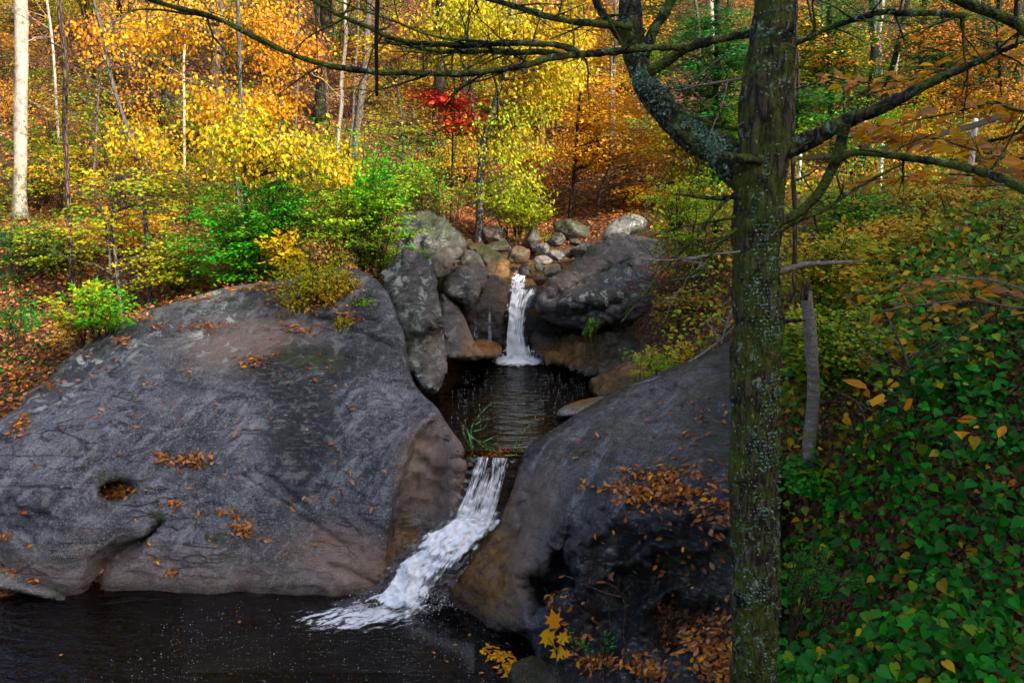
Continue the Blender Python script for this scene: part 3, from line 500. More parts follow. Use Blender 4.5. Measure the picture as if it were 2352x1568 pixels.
# loose stones in the stream bed above the falls
def stone(name, label, X0, Y0, X1, Y1, mat, y=None, seed=0, ang=.5, masks=None, group=None, flat=1.0):
    cx, cy = (X0 + X1) / 2, (Y0 + Y1) / 2
    d = dY(cx, cy, y); c = P(np.array(cx), np.array(cy), d); rx = (X1 - X0) / 2 / F * d; rz = (Y1 - Y0) / 2 / F * d
    n = 26; th = np.linspace(0, np.pi, n); ph = np.linspace(0, 2 * np.pi, 2 * n, endpoint=False); TH, PH = np.meshgrid(th, ph, indexing='ij')
    U = np.stack([np.sin(TH) * np.cos(PH), np.sin(TH) * np.sin(PH), np.cos(TH)], -1).reshape(-1, 3)
    r_ = np.random.default_rng(seed); k = 11; nn = unit(r_.normal(size=(k, 3))); off = r_.uniform(.55, .92, k)
    rad = np.min(np.where((U @ nn.T) > .05, off / np.maximum(U @ nn.T, .05), 1.15), 1); rad = np.minimum(rad, 1.1)
    rad = ang * rad + (1 - ang) * .97; rad = rad * (1 + .06 * fbm(U * 2.2 + seed, 3) + .02 * fbm(U * 7 + seed, 3))
    V = U * rad[:, None]; V = V / np.abs(V).max(0) * np.array([rx, max(rx * .8, rz), rz * flat])
    m = 2 * n; i = (np.arange(n - 1)[:, None] * m + np.arange(m)[None]).ravel(); j = (np.arange(n - 1)[:, None] * m + (np.arange(m)[None] + 1) % m).ravel()
    o = mkmesh(name, V, [np.stack([i, i + m, j + m, j], -1)], mat, pattr=dict(moss=(masks or {}).get('moss', 0) * sstep(-.2, .5, V[:, 2] / rz), stain_shade=np.zeros(len(V)), rust=np.full(len(V), (masks or {}).get('rust', 0)), warm=np.full(len(V), (masks or {}).get('warm', 0)), wet=np.full(len(V), (masks or {}).get('wet', 0)), lichen=np.full(len(V), .2)))
    o.location = tuple(c); setp(o, label, 'rock', group); return o
for k, a in enumerate([
 ('leaning striped grey slab of rock beside the small green fern', 1194, 524, 1245, 590, M_ROCKS, 18.5, .9, {}),
 ('grey brown angular stone under the yellow fern', 1256, 534, 1303, 568, M_ROCKS, 18.0, .8, {}),
 ('small dark grey stone before the mossy block', 1305, 545, 1335, 566, M_ROCKS, 17.6, .6, {}),
 ('grey block with a flat pale top in the middle of the stone heap', 1230, 556, 1265, 592, M_ROCKP, 17.0, .8, {}),
 ('whitest rounded stone of the heap above the falls', 1252, 574, 1300, 600, M_ROCKP, 16.6, .5, {}),
 ('reddish brown boulder left of the stone heap', 1162, 563, 1222, 606, M_ROCKB, 17.0, .6, dict(warm=.3)),
 ('pale brown stone just below the whitest stone', 1226, 586, 1270, 612, M_ROCKP, 16.2, .6, dict(warm=.3)),
 ('greenish wedge stone beside the top cascade', 1224, 604, 1253, 626, M_ROCKS, 15.8, .8, {}),
 ('smooth brown grey stone between the heap and the slanting boulder', 1243, 602, 1290, 642, M_ROCKS, 15.4, .5, dict(warm=.3)),
 ('large square mossy block at the foot of the leafy slope', 1258, 502, 1356, 568, M_ROCKS, 19.5, .9, dict(moss=.9)),
 ('small mossy grey stone right of the whitest stone', 1290, 570, 1328, 594, M_ROCKS, 16.9, .6, dict(moss=.4)),
 ('long grey stone leaning on the slanting boulder', 1302, 556, 1384, 602, M_ROCKP, 16.6, .7, {}),
 ('wet dark stone splashed by the top cascade', 1190, 604, 1226, 644, M_ROCKS, 15.9, .6, dict(wet=.9)),
 ('wet rust stone at the lip of the upper waterfall', 1226, 622, 1258, 656, M_ROCKB, 15.3, .5, dict(wet=.6, rust=.5)),
 ('tan boulder at the foot of the grey forked tree', 1104, 514, 1168, 562, M_ROCKP, 18.6, .7, dict(warm=.6)),
 ('flat mossy stone under the tan boulder', 1098, 552, 1190, 584, M_ROCKS, 17.4, .5, dict(moss=1.0)),
 ('small round stone left of the white lip of the falls', 1150, 600, 1176, 624, M_ROCKB, 16.0, .5, dict(wet=.5)),
 ('flat wet rock splitting the upper waterfall from the top cascade', 1150, 652, 1176, 676, M_ROCKB, 15.1, .5, dict(wet=.9, rust=.4)),
 ]):
    stone('stone', a[0], *a[1:5], a[5], a[6], 20 + k, max(.85, a[7]), a[8], 'stones in the stream bed above the falls')
stone('boulder', 'mossy dark rock at the bottom edge beside the floating yellow leaves', 1150, 1500, 1290, 1640, M_ROCKB, 6.5, 72, .85, dict(moss=.8, wet=.4))

# ------------------------------------------------------------------ falling water
def ribbon(name, left, right, mat, dens, rough=.0, nu=28, nv=60, lift=0.0, label=None, brk=0.0):
    """left/right: lists of (X, Y, plan distance) from top to bottom"""
    l, r = np.array(left, float), np.array(right, float); t = np.linspace(0, 1, nv)
    f = lambda a: np.stack([np.interp(t, np.linspace(0, 1, len(a)), a[:, k]) for k in range(3)], -1)
    def sm(a):
        for _ in range(4): a[1:-1] = .25 * a[:-2] + .5 * a[1:-1] + .25 * a[2:]
        return a
    l, r = sm(f(l)), sm(f(r)); u = np.linspace(0, 1, nu)[None, :, None]; q = (l[:, None] * (1 - u) + r[:, None] * u).reshape(-1, 3)
    V = P(q[:, 0], q[:, 1], dY(q[:, 0], q[:, 1], q[:, 2]))
    U, Vv = np.meshgrid(np.linspace(0, 1, nu), t); e = np.minimum(U, 1 - U).ravel()
    bul = np.sin(np.pi * U.ravel()); toC = unit(CAM - V)
    V = V + toC * (rough * (fbm(V * 5, 4) * .6 + fbm(V * 14, 3) * .35) + lift * bul)[:, None]
    D = dens(U.ravel(), Vv.ravel()) + brk * fbm(V * 4.5, 4) * sstep(.55, .85, Vv.ravel()) - .5 * sstep(.22, 0, e) * (1 + .8 * fbm(V * 6, 3))
    i = (np.arange(nv - 1)[:, None] * nu + np.arange(nu - 1)[None]).ravel()
    o = mkmesh(name, V, [np.stack([i, i + nu, i + nu + 1, i + 1], -1)], mat, pattr=dict(dens=D), uv=np.c_[U.ravel(), Vv.ravel()])
    o['kind'] = 'structure'
    if label: o['label'] = label
    return o
low_L = [(1080, 1049, 8.96), (1066, 1095, 8.92), (1040, 1165, 8.88), (1018, 1212, 8.84)]; low_R = [(1186, 1052, 8.96), (1178, 1105, 8.92), (1162, 1165, 8.88), (1142, 1212, 8.80)]
ribbon('waterfall', low_L, low_R, M_CURTAIN, lambda u, v: .50 + .05 * np.sin(11 * u) - .12 * sstep(.55, .95, u) + .30 * v ** 2, .04, 40, 60, .03, 'thin lower waterfall curtain dropping from the upper pool lip')
ch_L = [(1036, 1178, 8.84), (1014, 1200, 8.78), (976, 1228, 8.72), (934, 1258, 8.66), (897, 1286, 8.58), (880, 1312, 8.52), (864, 1345, 8.44), (826, 1362, 8.40), (770, 1382, 8.36), (705, 1402, 8.33)]
ch_R = [(1158, 1182, 8.78), (1142, 1205, 8.68), (1106, 1246, 8.53), (1078, 1292, 8.40), (1052, 1330, 8.30), (1034, 1362, 8.20), (1022, 1394, 8.10), (962, 1420, 8.06), (900, 1440, 8.04), (830, 1462, 8.02)]
ribbon('waterfall', ch_L, ch_R, M_CHUTE, lambda u, v: .60 - .42 * sstep(.5, 1, u) * sstep(.2, .5, v) * sstep(.95, .7, v) - .2 * sstep(.25, 0, u) * sstep(.2, .4, v) - .50 * sstep(.72, 1, v) - .5 * sstep(.09, 0, v) + .10 * sstep(.3, .1, v), .10, 60, 110, .05, 'white foaming chute running down from the lower waterfall into the pool', .55)
ribbon('waterfall', [(1168, 662, 15.0), (1163, 700, 14.62), (1159, 760, 14.5), (1155, 828, 14.45)], [(1234, 660, 15.0), (1216, 702, 14.62), (1208, 762, 14.5), (1222, 828, 14.4)], M_CURTAIN, lambda u, v: .60 + .25 * v ** 3 - .35 * sstep(.10, 0, v + .06 * np.sin(17 * u)) + .08 * np.sin(7 * u), .06, 30, 50, .06, 'upper waterfall pouring between dark rocks into the upper pool')
ribbon('waterfall', [(1182, 616, 16.2), (1172, 630, 15.8), (1158, 658, 15.2), (1162, 678, 14.9)], [(1206, 618, 16.2), (1214, 634, 15.8), (1222, 656, 15.2), (1226, 676, 14.9)], M_CHUTE, lambda u, v: .50 - .3 * sstep(.12, 0, v) - .1 * np.sin(9 * u) * v, .05, 24, 30, .03, 'small white cascade at the top above the upper waterfall')
for k, (x0, x1, y0, y1) in enumerate(((1090, 1095, 722, 785), (1122, 1127, 705, 790))):
    ribbon('trickle', [(x0, y0, 14.25), (x0, (y0 + y1) / 2, 14.15), (x0 - 2, y1, 14.05)], [(x1, y0, 14.25), (x1, (y0 + y1) / 2, 14.15), (x1 + 3, y1, 14.05)], M_CURTAIN, lambda u, v: .34 + 0 * u, .02, 6, 24)

def splash(name, pts, z, n, spread, rmin, rmax, up):
    """drops and froth: small faceted blobs"""
    g = []; base = np.array([(1, 0, 0), (-1, 0, 0), (0, 1, 0), (0, -1, 0), (0, 0, 1), (0, 0, -1)], float); tri = np.array([(0, 2, 4), (2, 1, 4), (1, 3, 4), (3, 0, 4), (2, 0, 5), (1, 2, 5), (3, 1, 5), (0, 3, 5)])
    pts = np.asarray(pts, float); k = rng.integers(0, len(pts), n); c = PZ(pts[k, 0] + rng.normal(0, 1, n) * spread[0], pts[k, 1] + rng.normal(0, 1, n) * spread[1], z); c[:, 2] = z + rng.random(n) ** 3 * up
    r = rng.uniform(rmin, rmax, n) * rng.random(n) ** 1.5 + rmin
    V = (c[:, None] + base[None] * r[:, None, None] * rng.uniform(.5, 1.3, (n, 6, 1))).reshape(-1, 3); T = (np.arange(n)[:, None, None] * 6 + tri[None]).reshape(-1, 3)
    o = mkmesh(name, V, [T], M_BUBBLE, smooth=True); o['kind'] = 'stuff'; return o
def foam_patch(name, X0, Y0, X1, Y1, z, dens, label=None):
    nu, nv = 80, 50; U, Vv = np.meshgrid(np.linspace(0, 1, nu), np.linspace(0, 1, nv)); q = np.c_[(X0 + (X1 - X0) * U).ravel(), (Y0 + (Y1 - Y0) * Vv).ravel()]
    V = PZ(q[:, 0], q[:, 1], z); D = dens(q); V[:, 2] += .05 * np.clip(D, 0, 1) ** 2 * (1 + fbm(V * 7, 3)) + .006
    i = (np.arange(nv - 1)[:, None] * nu + np.arange(nu - 1)[None]).ravel()
    o = mkmesh(name, V, [np.stack([i, i + nu, i + nu + 1, i + 1], -1)], M_FOAM, pattr=dict(dens=D), uv=(V[:, :2] @ np.array([[.90, .43], [-.43, .90]]).T) * [.30, .85]); o['kind'] = 'structure'; return o
foam_patch('foam', 420, 1340, 1090, 1545, .005, lambda q: -.05 + .30 * ell(q, 890, 1404, 170, 40, -8, .95) + .24 * ell(q, 790, 1422, 250, 56, -4, .95) + .20 * ell(q, 720, 1440, 330, 90, 0, .95))
foam_patch('foam', 1080, 805, 1330, 870, 1.605, lambda q: -.1 + .6 * ell(q, 1188, 826, 56, 14, 0, .7) + .5 * ell(q, 1205, 834, 110, 18, 0, .8))
splash('foam', [(1010, 1250), (960, 1300), (930, 1345), (880, 1385), (900, 1400), (1080, 1215), (1000, 1390)], .02, 900, (40, 14), .003, .012, .07)
splash('foam', [(1160, 822), (1180, 824), (1200, 826), (1215, 826)], 1.61, 1100, (20, 4), .006, .022, .20)
splash('foam', [(x, y) for x in np.linspace(150, 1150, 40) for y in np.linspace(1400, 1560, 12) if x > 250 + (1560 - y)], .0, 1100, (40, 12), .0015, .006, .002)
splash('foam', [(x, y) for x in np.linspace(1060, 1330, 14) for y in np.linspace(850, 960, 8)], 1.6, 420, (16, 8), .002, .006, .002)

# ------------------------------------------------------------------ plants
def base_at(X, y):
    x = (X - CX) / F * dY(X, 600, y); return np.array([x, y, ground(x, y)[0]])
def smooth_path(pts, n):
    pts = np.asarray(pts, float)
    if len(pts) < 3: t = np.linspace(0, 1, n)[:, None]; return pts[0] * (1 - t) + pts[-1] * t
    s = np.r_[0, np.cumsum(np.linalg.norm(np.diff(pts, axis=0), axis=1))]; ext = np.vstack([2 * pts[0] - pts[1], pts, 2 * pts[-1] - pts[-2]]); out = []
    for t in np.linspace(0, s[-1], n):
        k = min(max(np.searchsorted(s, t) - 1, 0), len(pts) - 2); u = (t - s[k]) / max(s[k + 1] - s[k], 1e-9); p0, p1, p2, p3 = ext[k:k + 4]
        out.append(.5 * (2 * p1 + (p2 - p0) * u + (2 * p0 - 5 * p1 + 4 * p2 - p3) * u * u + (3 * p1 - p0 - 3 * p2 + p3) * u ** 3))
    return np.array(out)
def wob(pts, a, f=1.2):
    q = pts * f + rng.random(3) * 50; w = np.stack([vnoise(q), vnoise(q + 31), vnoise(q + 57) * .5], -1); t = np.linspace(0, 1, len(pts))[:, None]
    return pts + a * w * np.minimum(1, t * 4)

def spray_leaves(g, tg, out, k, r, size, pal, mode, tpl):
    n = len(tg) * k; c = np.repeat(tg, k, 0); o = np.repeat(out, k, 0); oh = unit(o * [1, 1, .15]); side = np.cross(oh, [0, 0, 1.0])
    if mode == 'layer':
        a = rng.uniform(-1, 1, n); b = rng.uniform(-1, 1, n); off = oh * (a * r * 1.25)[:, None] + side * (b * r * (1 - .45 * np.abs(a)))[:, None]
        off[:, 2] += rng.normal(0, .07, n) * r - .18 * r * (a * a + b * b)
        ax = oh * .8 + side * (np.sign(b) * .9)[:, None] + rng.normal(0, .3, (n, 3)) * [1, 1, .35]; ax[:, 2] -= .15; nor = np.array([0, -.35, 1.0]) + rng.normal(0, .42, (n, 3))
    elif mode == 'droop':
        off = rng.normal(0, .5, (n, 3)) * r * [1, 1, .75]; off[:, 2] -= .25 * r
        ax = rng.normal(0, .5, (n, 3)); ax[:, 2] = -rng.uniform(.35, 1.1, n); ax += oh * .3; nor = rng.normal(0, 1, (n, 3)) * [1, 1, .6]; nor[:, 2] += .3
    else:
        off = rng.normal(0, .5, (n, 3)) * r; ax = unit(off) + rng.normal(0, .6, (n, 3)); ax[:, 2] -= .1; nor = np.array([0, 0, .8]) + rng.normal(0, .65, (n, 3))
    sz = size * rng.uniform(.6, 1.2, n); pos = c + off
    # colour clumps: each spray leans to one member of the palette
    ks = list(pal); w = np.array([pal[q] for q in ks], float); w /= w.sum(); lean = np.array([COL[q] for q in ks])[rng.choice(len(ks), len(tg), p=w)]
    col = palette(pal, n) * .55 + np.repeat(lean, k, 0) * .45 * rng.uniform(.8, 1.1, (n, 1))
    g.leaves(pos, ax, nor, sz, tpl, col)
    return pos

def branch_to(g, trunk, trad, t, rmin=.003, sides=4, rise=.25, rfac=.010):
    d = np.linalg.norm(trunk - t, axis=1) + 1.6 * np.maximum(0, trunk[:, 2] - t[2] + .15 * np.linalg.norm((trunk - t)[:, :2], axis=1))
    k = int(np.argmin(d)); s = trunk[k]; L = np.linalg.norm(t - s)
    m = (s + t) / 2 + np.array([0, 0, rise * L]) * rng.uniform(.2, 1) + rng.normal(0, .06, 3) * L
    u = np.linspace(0, 1, 7)[:, None]; p = (1 - u) ** 2 * s + 2 * u * (1 - u) * m + u * u * t
    r0 = min(trad[k] * .6, rmin + rfac * L); g.tube(p, np.linspace(r0, rmin, 7), sides, cap=False); return unit(t - s), p

def plant(name, label, cat, trunks, crowns, bark, yb=None, base=None, group=None, parts=('trunk', 'crown'), extend=0.0, twigs=0, bare=0, leafmat=None, tsides=8, tnoise=.10, bow=.04, kind=None):
    """trunks: [(path of picture points from the base up, picture width at base, at top)]; crowns: dicts placed in the picture with a depth"""
    if base is None:
        b0 = trunks[0][0][0]; base = base_at(b0[0], yb) if yb else on_ground(*b0)
    yb = base[1]; root = empty(name, base, label, cat, group, kind); G = Geo(); Lf = Geo(); tp = []; tr = []
    for path, w0, w1 in trunks:
        a = np.array(path, float); dy = a[:, 2] if a.shape[1] > 2 else 0 * a[:, 0]
        pts = P(a[:, 0], a[:, 1], dY(a[:, 0], a[:, 1], yb + dy)); db = dY(a[0, 0], a[0, 1], yb)
        if path is trunks[0][0]: pts[0] = base
        gz = ground(pts[0, 0], pts[0, 1])[0]; lead = [] if pts[0, 2] > gz + .6 else [pts[0] * [1, 1, 0] + [0, 0, min(gz, pts[0, 2]) - .12]]
        full = list(lead) + list(pts)
        if extend:
            up = unit(pts[-1] - pts[-2]); up = unit(up + np.array([0, 0, .8])); full += [pts[-1] + up * extend * q for q in (.5, 1.0)]
        n = max(14, 5 * len(full)); pp = wob(smooth_path(full, n), bow * .5); rr = np.interp(np.linspace(0, 1, n), [0, 1], [w0 / 2 / F * db, w1 / 2 / F * db])
        rr[:2] *= [1.5, 1.15]; G.tube(pp, rr, tsides, tnoise); tp.append(pp); tr.append(rr)
    T, R = np.vstack(tp), np.concatenate(tr)
    for c in crowns:
        y = c.get('y', yb); d = dY(c['c'][0], c['c'][1], y); ctr = P(np.array(c['c'][0], float), np.array(c['c'][1], float), d); n = c['n']
        rx, rz = c['r'][0] / F * d, c['r'][1] / F * d; rd = c.get('rd', min(rx, 1.6))
        u = unit(rng.normal(size=(n, 3))) * rng.random((n, 1)) ** (1 / 2.4); tg = ctr + u * [rx, rd, rz]
        out = []
        for t in tg:
            o_, p_ = branch_to(G, T, R, t, c.get('rmin', .004), 4, c.get('rise', .2), c.get('rfac', .006)); out.append(o_)
        pos = spray_leaves(Lf, tg, np.array(out), c['k'], c.get('s', .35), c.get('leaf', .08), c['pal'], c.get('mode', 'layer'), c.get('tpl', T_DIA))
        m = c.get('tw', 3)
        if m:
            for i, t in enumerate(tg):
                for j in rng.integers(0, c['k'], m): q = pos[i * c['k'] + j]; G.tube(np.array([t, (t + q) / 2 + rng.normal(0, .02, 3), q]), [.0035, .003, .002], 3, cap=False)
    for k in range(bare):
        i = rng.integers(len(T) // 5, len(T)); s = T[i]; a = rng.uniform(0, 2 * np.pi); L = rng.uniform(.5, 1.5) * twigs
        dr = np.array([math.cos(a), math.sin(a) * .6, rng.uniform(.1, .9)]); pp = wob(s + np.linspace(0, 1, 7)[:, None] * dr * L, .16 * L, 2.5); r0 = min(R[i] * .6, .012); G.tube(pp, np.linspace(r0, .003, 7), 4, cap=False)
        for q in range(3):
            j = rng.integers(2, 6); d2 = unit(dr + rng.normal(0, .6, 3)); G.tube(wob(pp[j] + np.linspace(0, 1, 5)[:, None] * d2 * L * .5, .06 * L, 3), np.linspace(.004, .002, 5), 3, cap=False)
    for gg in (G, Lf): gg.V = [v - base for v in gg.V]
    a = G.build(parts[0], bark); b = Lf.build(parts[1], leafmat or M_LEAF, None, False)
    for o in (a, b):
        if o: o.parent = root
    return root

# big crowns above the frame, copied for the tall trees of the slope
def canopy_mesh(seed, pal):
    g = Geo(); r_ = np.random.default_rng(seed); n = 55; u = unit(r_.normal(size=(n, 3))) * r_.random((n, 1)) ** .4 * [2.6, 2.6, 2.4]
    spray_leaves(g, u, unit(u), 70, .9, .13, pal, 'layer', T_DIA); V = np.concatenate(g.V); return V, np.concatenate(g.T), np.concatenate(g.col)
_cv, _ct, _cc = canopy_mesh(5, dict(yellow=2, gold=2, ygreen=1)); _cm = None
def add_canopy(root, dx, dy, h, sc=1.0):
    global _cm
    if _cm is None:
        o = mkmesh('crown', _cv, [_ct], M_LEAF, None, False, _cc); _cm = o.data
    else: o = bpy.data.objects.new('crown', _cm); C.objects.link(o)
    o.parent = root; o.location = (dx, dy, h); o.scale = (sc, sc, sc * rng.uniform(.8, 1.2)); o.rotation_euler = (0, 0, rng.uniform(0, 6.28)); return o

YG = dict(yellow=5, ygreen=3, gold=2, lime=1); GO = dict(gold=3, yellow=6, ygreen=1.5); BE = dict(gold=3, yellow=8); GR = dict(green=5, lime=3, mid=2); HEM = dict(hem=4, dgreen=3, mid=1)
# tall trunks (crowns mostly above the picture)
TALL = [
 ('pale smooth trunk in full sun, the thickest and leftmost of the slope', [(45, 500), (47, 250), (48, 0)], 27, 25, M_PALEBARK, 9, 1),
 ('slim tan trunk crossing the left of the slope beside the thick pale trunk', [(168, 665), (152, 400), (147, 150), (138, 0)], 12, 9, M_BROWNBARK, 6, 1),
 ('very thin pale sapling trunk between the thick pale trunk and the tan trunk', [(137, 410), (122, 110), (110, 0)], 6, 5, M_PALEBARK, 4, 0),
 ('dark stout trunk behind the golden leaves at the upper left', [(383, 285), (388, 150), (398, 0)], 30, 27, M_DARKBARK, 9, 1),
 ('thin pale pole trunk just right of the dark stout trunk', [(423, 400), (423, 140), (432, 0)], 6, 5, M_PALEBARK, 5, 0),
 ('brown trunk rising out of the yellow leaves left of centre', [(480, 410), (487, 275), (498, 0)], 20, 17, M_BROWNBARK, 8, 1),
 ('broad dark trunk behind the thin white trunk', [(735, 275), (745, 130), (748, 0)], 30, 26, M_DARKBARK, 9, 1),
 ('thin whitish trunk left of the hanging stick', [(775, 445), (780, 260), (792, 100), (790, 0)], 9, 7, M_PALEBARK, 6, 0),
 ('slender grey pole trunk above the vivid green bush', [(677, 350), (683, 175), (684, 0)], 6, 5, M_GREYBARK, 4, 0),
 ('leaning grey brown trunk behind the hanging stick', [(813, 365), (835, 160), (846, 40), (848, 0)], 17, 14, M_GREYBARK, 8, 1),
 ('thin grey sapling trunk left of the leaning grey brown trunk', [(803, 385), (812, 220), (822, 0)], 6, 5, M_GREYBARK, 5, 0),
 ('dark trunk behind the red maple leaves', [(1000, 360), (1010, 200), (1015, 0)], 28, 24, M_DARKBARK, 9, 1),
 ('narrow dark trunk right of the red maple', [(1060, 310), (1065, 0)], 15, 13, M_DARKBARK, 8, 0),
 ('leaning brown trunk half hidden by yellow green leaves at the centre', [(1242, 375), (1246, 200), (1258, 0)], 17, 14, M_BROWNBARK, 8, 1),
 ('thin pale grey trunk in front of the dark hemlock', [(1656, 330), (1640, 120), (1633, 0)], 11, 9, M_PALEBARK, 7, 0),
 ('second thin grey trunk left of the pale one by the hemlock', [(1612, 300), (1606, 100), (1598, 0)], 8, 6, M_GREYBARK, 6, 0),
 ('stout grey trunk behind the orange leaves right of the mossy tree', [(2013, 250), (2011, 100), (2008, 0)], 23, 20, M_GREYBARK, 9, 1),
 ('grey trunk beneath the black limb at the upper right', [(2258, 260), (2261, 100), (2264, 0)], 20, 17, M_GREYBARK, 9, 0),
 ('bent dark trunk left of the grey trunk at the upper right', [(2225, 260), (2216, 140), (2196, 0)], 15, 12, M_DARKBARK, 8, 0),
 ('dark trunk at the right edge of the picture', [(2332, 250), (2336, 0)], 17, 14, M_DARKBARK, 8, 1),
 ('slim dark pole trunk between the two grey trunks at the upper right', [(2120, 190), (2118, 0)], 7, 6, M_DARKBARK, 6, 0),
]
for lab, path, w0, w1, bk, ext, can in TALL:
    r = plant('tree', lab, 'tree', [(path, w0, w1)], [], bk, extend=ext, bare=10, twigs=1.3, tsides=10, bow=.10)
    if can:
        ztop = CAM[2] + r.location[1] * .25; h = ztop - r.location[2] + 3.5; add_canopy(r, 0, 0, h, 1.0)

# saplings and leafy trees one can tell apart
plant('tree', 'grey sapling with forked bare twigs above the left rocks', 'tree', [([(345, 700), (322, 420), (262, 200), (236, 82), (214, 0)], 10, 6), ([(236, 84), (262, 50), (300, 18)], 5, 3)], [dict(c=(330, 340), r=(75, 80), n=26, k=26, s=.30, leaf=.085, pal=YG, mode='droop'), dict(c=(280, 100), r=(60, 60), n=11, k=14, s=.3, leaf=.085, pal=GO, mode='droop')], M_GREYBARK, extend=3, bare=16, twigs=1.0)
plant('tree', 'bright yellow leaved tree arching over the green bushes left of centre', 'tree', [([(580, 650), (566, 500), (553, 240), (547, 0)], 10, 7)], [dict(c=(560, 320), r=(121, 77), n=40, k=44, s=.32, leaf=.085, pal=dict(yellow=4, ygreen=4, lime=2, gold=1), mode='droop', y=12.9), dict(c=(690, 350), r=(115, 55), n=30, k=44, s=.30, leaf=.085, pal=dict(yellow=4, ygreen=4, lime=2), mode='droop', y=12.8), dict(c=(780, 395), r=(55, 33), n=9, k=40, s=.25, leaf=.085, pal=dict(yellow=4, ygreen=4, lime=2, gold=1), mode='droop', y=12.6), dict(c=(520, 225), r=(66, 55), n=19, k=34, s=.3, leaf=.085, pal=GO, mode='droop', y=13.2)], M_GREYBARK, yb=13.0, extend=3)
plant('tree', 'golden leaved tree filling the top left of the picture', 'tree', [([(560, 430), (520, 200), (505, 0)], 9, 7)], [dict(c=(420, 40), r=(140, 60), n=49, k=46, s=.42, leaf=.085, pal=GO, mode='droop'), dict(c=(600, 80), r=(110, 90), n=43, k=44, s=.42, leaf=.085, pal=dict(gold=4, yellow=5, orange=1), mode='droop'), dict(c=(380, 160), r=(60, 40), n=10, k=26, s=.3, leaf=.085, pal=GO, mode='droop')], M_GREYBARK, yb=17, extend=4)
plant('tree', 'yellow green sapling in the hollow behind the huge rock', 'tree', [([(268, 690), (262, 560), (250, 420)], 9, 5), ([(255, 640), (240, 520), (215, 430)], 6, 3)], [dict(c=(330, 420), r=(121, 88), n=39, k=34, s=.3, leaf=.075, pal=dict(ygreen=4, lime=3, yellow=3, green=2)), dict(c=(340, 600), r=(88, 55), n=21, k=30, s=.26, leaf=.075, pal=dict(ygreen=5, yellow=3, lime=3)), dict(c=(230, 520), r=(77, 66), n=21, k=30, s=.26, leaf=.085, pal=dict(ygreen=4, green=3, yellow=2))], M_GREYBARK, yb=12.9, bare=10, twigs=.9)
plant('tree', 'grey forked tree on the bank above the stones with hanging yellow green leaves', 'tree', [([(1100, 558), (1104, 390), (1118, 300), (1150, 190), (1178, 0)], 19, 12), ([(1105, 380), (1096, 300), (1080, 210), (1075, 100)], 9, 5)], [dict(c=(1110, 60), r=(154, 99), n=92, k=44, s=.45, leaf=.10, pal=dict(ygreen=5, lime=3, yellow=4), mode='droop'), dict(c=(1250, 120), r=(121, 121), n=88, k=44, s=.42, leaf=.10, pal=dict(ygreen=5, lime=2, yellow=4, gold=2), mode='droop'), dict(c=(1180, 300), r=(99, 88), n=52, k=38, s=.4, leaf=.09, pal=dict(ygreen=5, lime=4, gold=1), mode='droop'), dict(c=(1170, 430), r=(88, 66), n=36, k=34, s=.35, leaf=.09, pal=dict(ygreen=4, lime=4, olive=2), mode='droop')], M_GREYBARK, extend=5)
plant('tree', 'golden orange beech sapling with flat layered leaf sprays above the falls', 'tree', [([(1308, 505), (1316, 420), (1330, 250), (1340, 120)], 9, 6)], [dict(rfac=.0025, rmin=.0025, tw=1, c=(1400, 240), r=(120, 70), n=66, k=64, s=.55, leaf=.09, pal=BE, rd=1.5), dict(rfac=.0025, rmin=.0025, tw=1, c=(1440, 340), r=(170, 60), n=70, k=64, s=.55, leaf=.09, pal=BE, rd=1.5), dict(rfac=.0025, rmin=.0025, tw=1, c=(1330, 330), r=(90, 70), n=20, k=50, s=.5, leaf=.09, pal=dict(gold=5, yellow=4, olive=1), rd=1.2)], M_DARKBARK)
plant('tree', 'low beech sapling with two long golden sprays just behind the round perched boulder', 'tree', [([(1372, 500), (1380, 440), (1400, 380)], 7, 4)], [dict(rfac=.0025, rmin=.0025, tw=1, c=(1490, 440), r=(85, 18), n=18, k=60, s=.5, leaf=.085, pal=BE, rd=.8), dict(rfac=.0025, rmin=.0025, tw=1, c=(1470, 490), r=(65, 16), n=14, k=56, s=.42, leaf=.085, pal=BE, rd=.7), dict(rfac=.0025, rmin=.0025, tw=1, c=(1560, 395), r=(70, 22), n=14, k=56, s=.45, leaf=.085, pal=dict(orange=3, gold=4), rd=.8)], M_DARKBARK)
plant('tree', 'small maple with crimson red leaves near the centre of the slope', 'tree', [([(1035, 400), (1040, 300), (1030, 220)], 5, 3)], [dict(c=(1025, 225), r=(65, 23), n=29, k=40, s=.42, leaf=.11, pal=dict(red=6, orange=1), rd=.7), dict(c=(1060, 285), r=(42, 31), n=25, k=36, s=.36, leaf=.11, pal=dict(red=6, orange=1), rd=.6), dict(c=(965, 200), r=(42, 12), n=9, k=20, s=.4, leaf=.10, pal=dict(red=3, pink=1, olive=1), rd=.5)], M_DARKBARK, yb=19)
plant('tree', 'golden tree behind the lichen covered limb at the top', 'tree', [([(1400, 440), (1410, 200), (1420, 0)], 10, 8)], [dict(c=(1400, 60), r=(130, 70), n=58, k=46, s=.55, leaf=.10, pal=dict(gold=4, yellow=5, orange=1)), dict(c=(1330, 170), r=(90, 50), n=32, k=40, s=.45, leaf=.10, pal=dict(gold=4, yellow=4, ygreen=2))], M_GREYBARK, yb=25)
plant('tree', 'dark green hemlock with drooping boughs right of the lichen covered limb', 'tree', [([(1640, 440), (1645, 200), (1650, -60)], 15, 9)], [dict(c=(1640, 180), r=(105, 170), n=170, k=90, s=.45, leaf=.11, pal=HEM, tpl=T_HEM, rd=1.6), dict(c=(1650, 350), r=(90, 80), n=70, k=80, s=.4, leaf=.11, pal=HEM, tpl=T_HEM, rd=1.3)], M_DARKBARK, yb=20, extend=4)
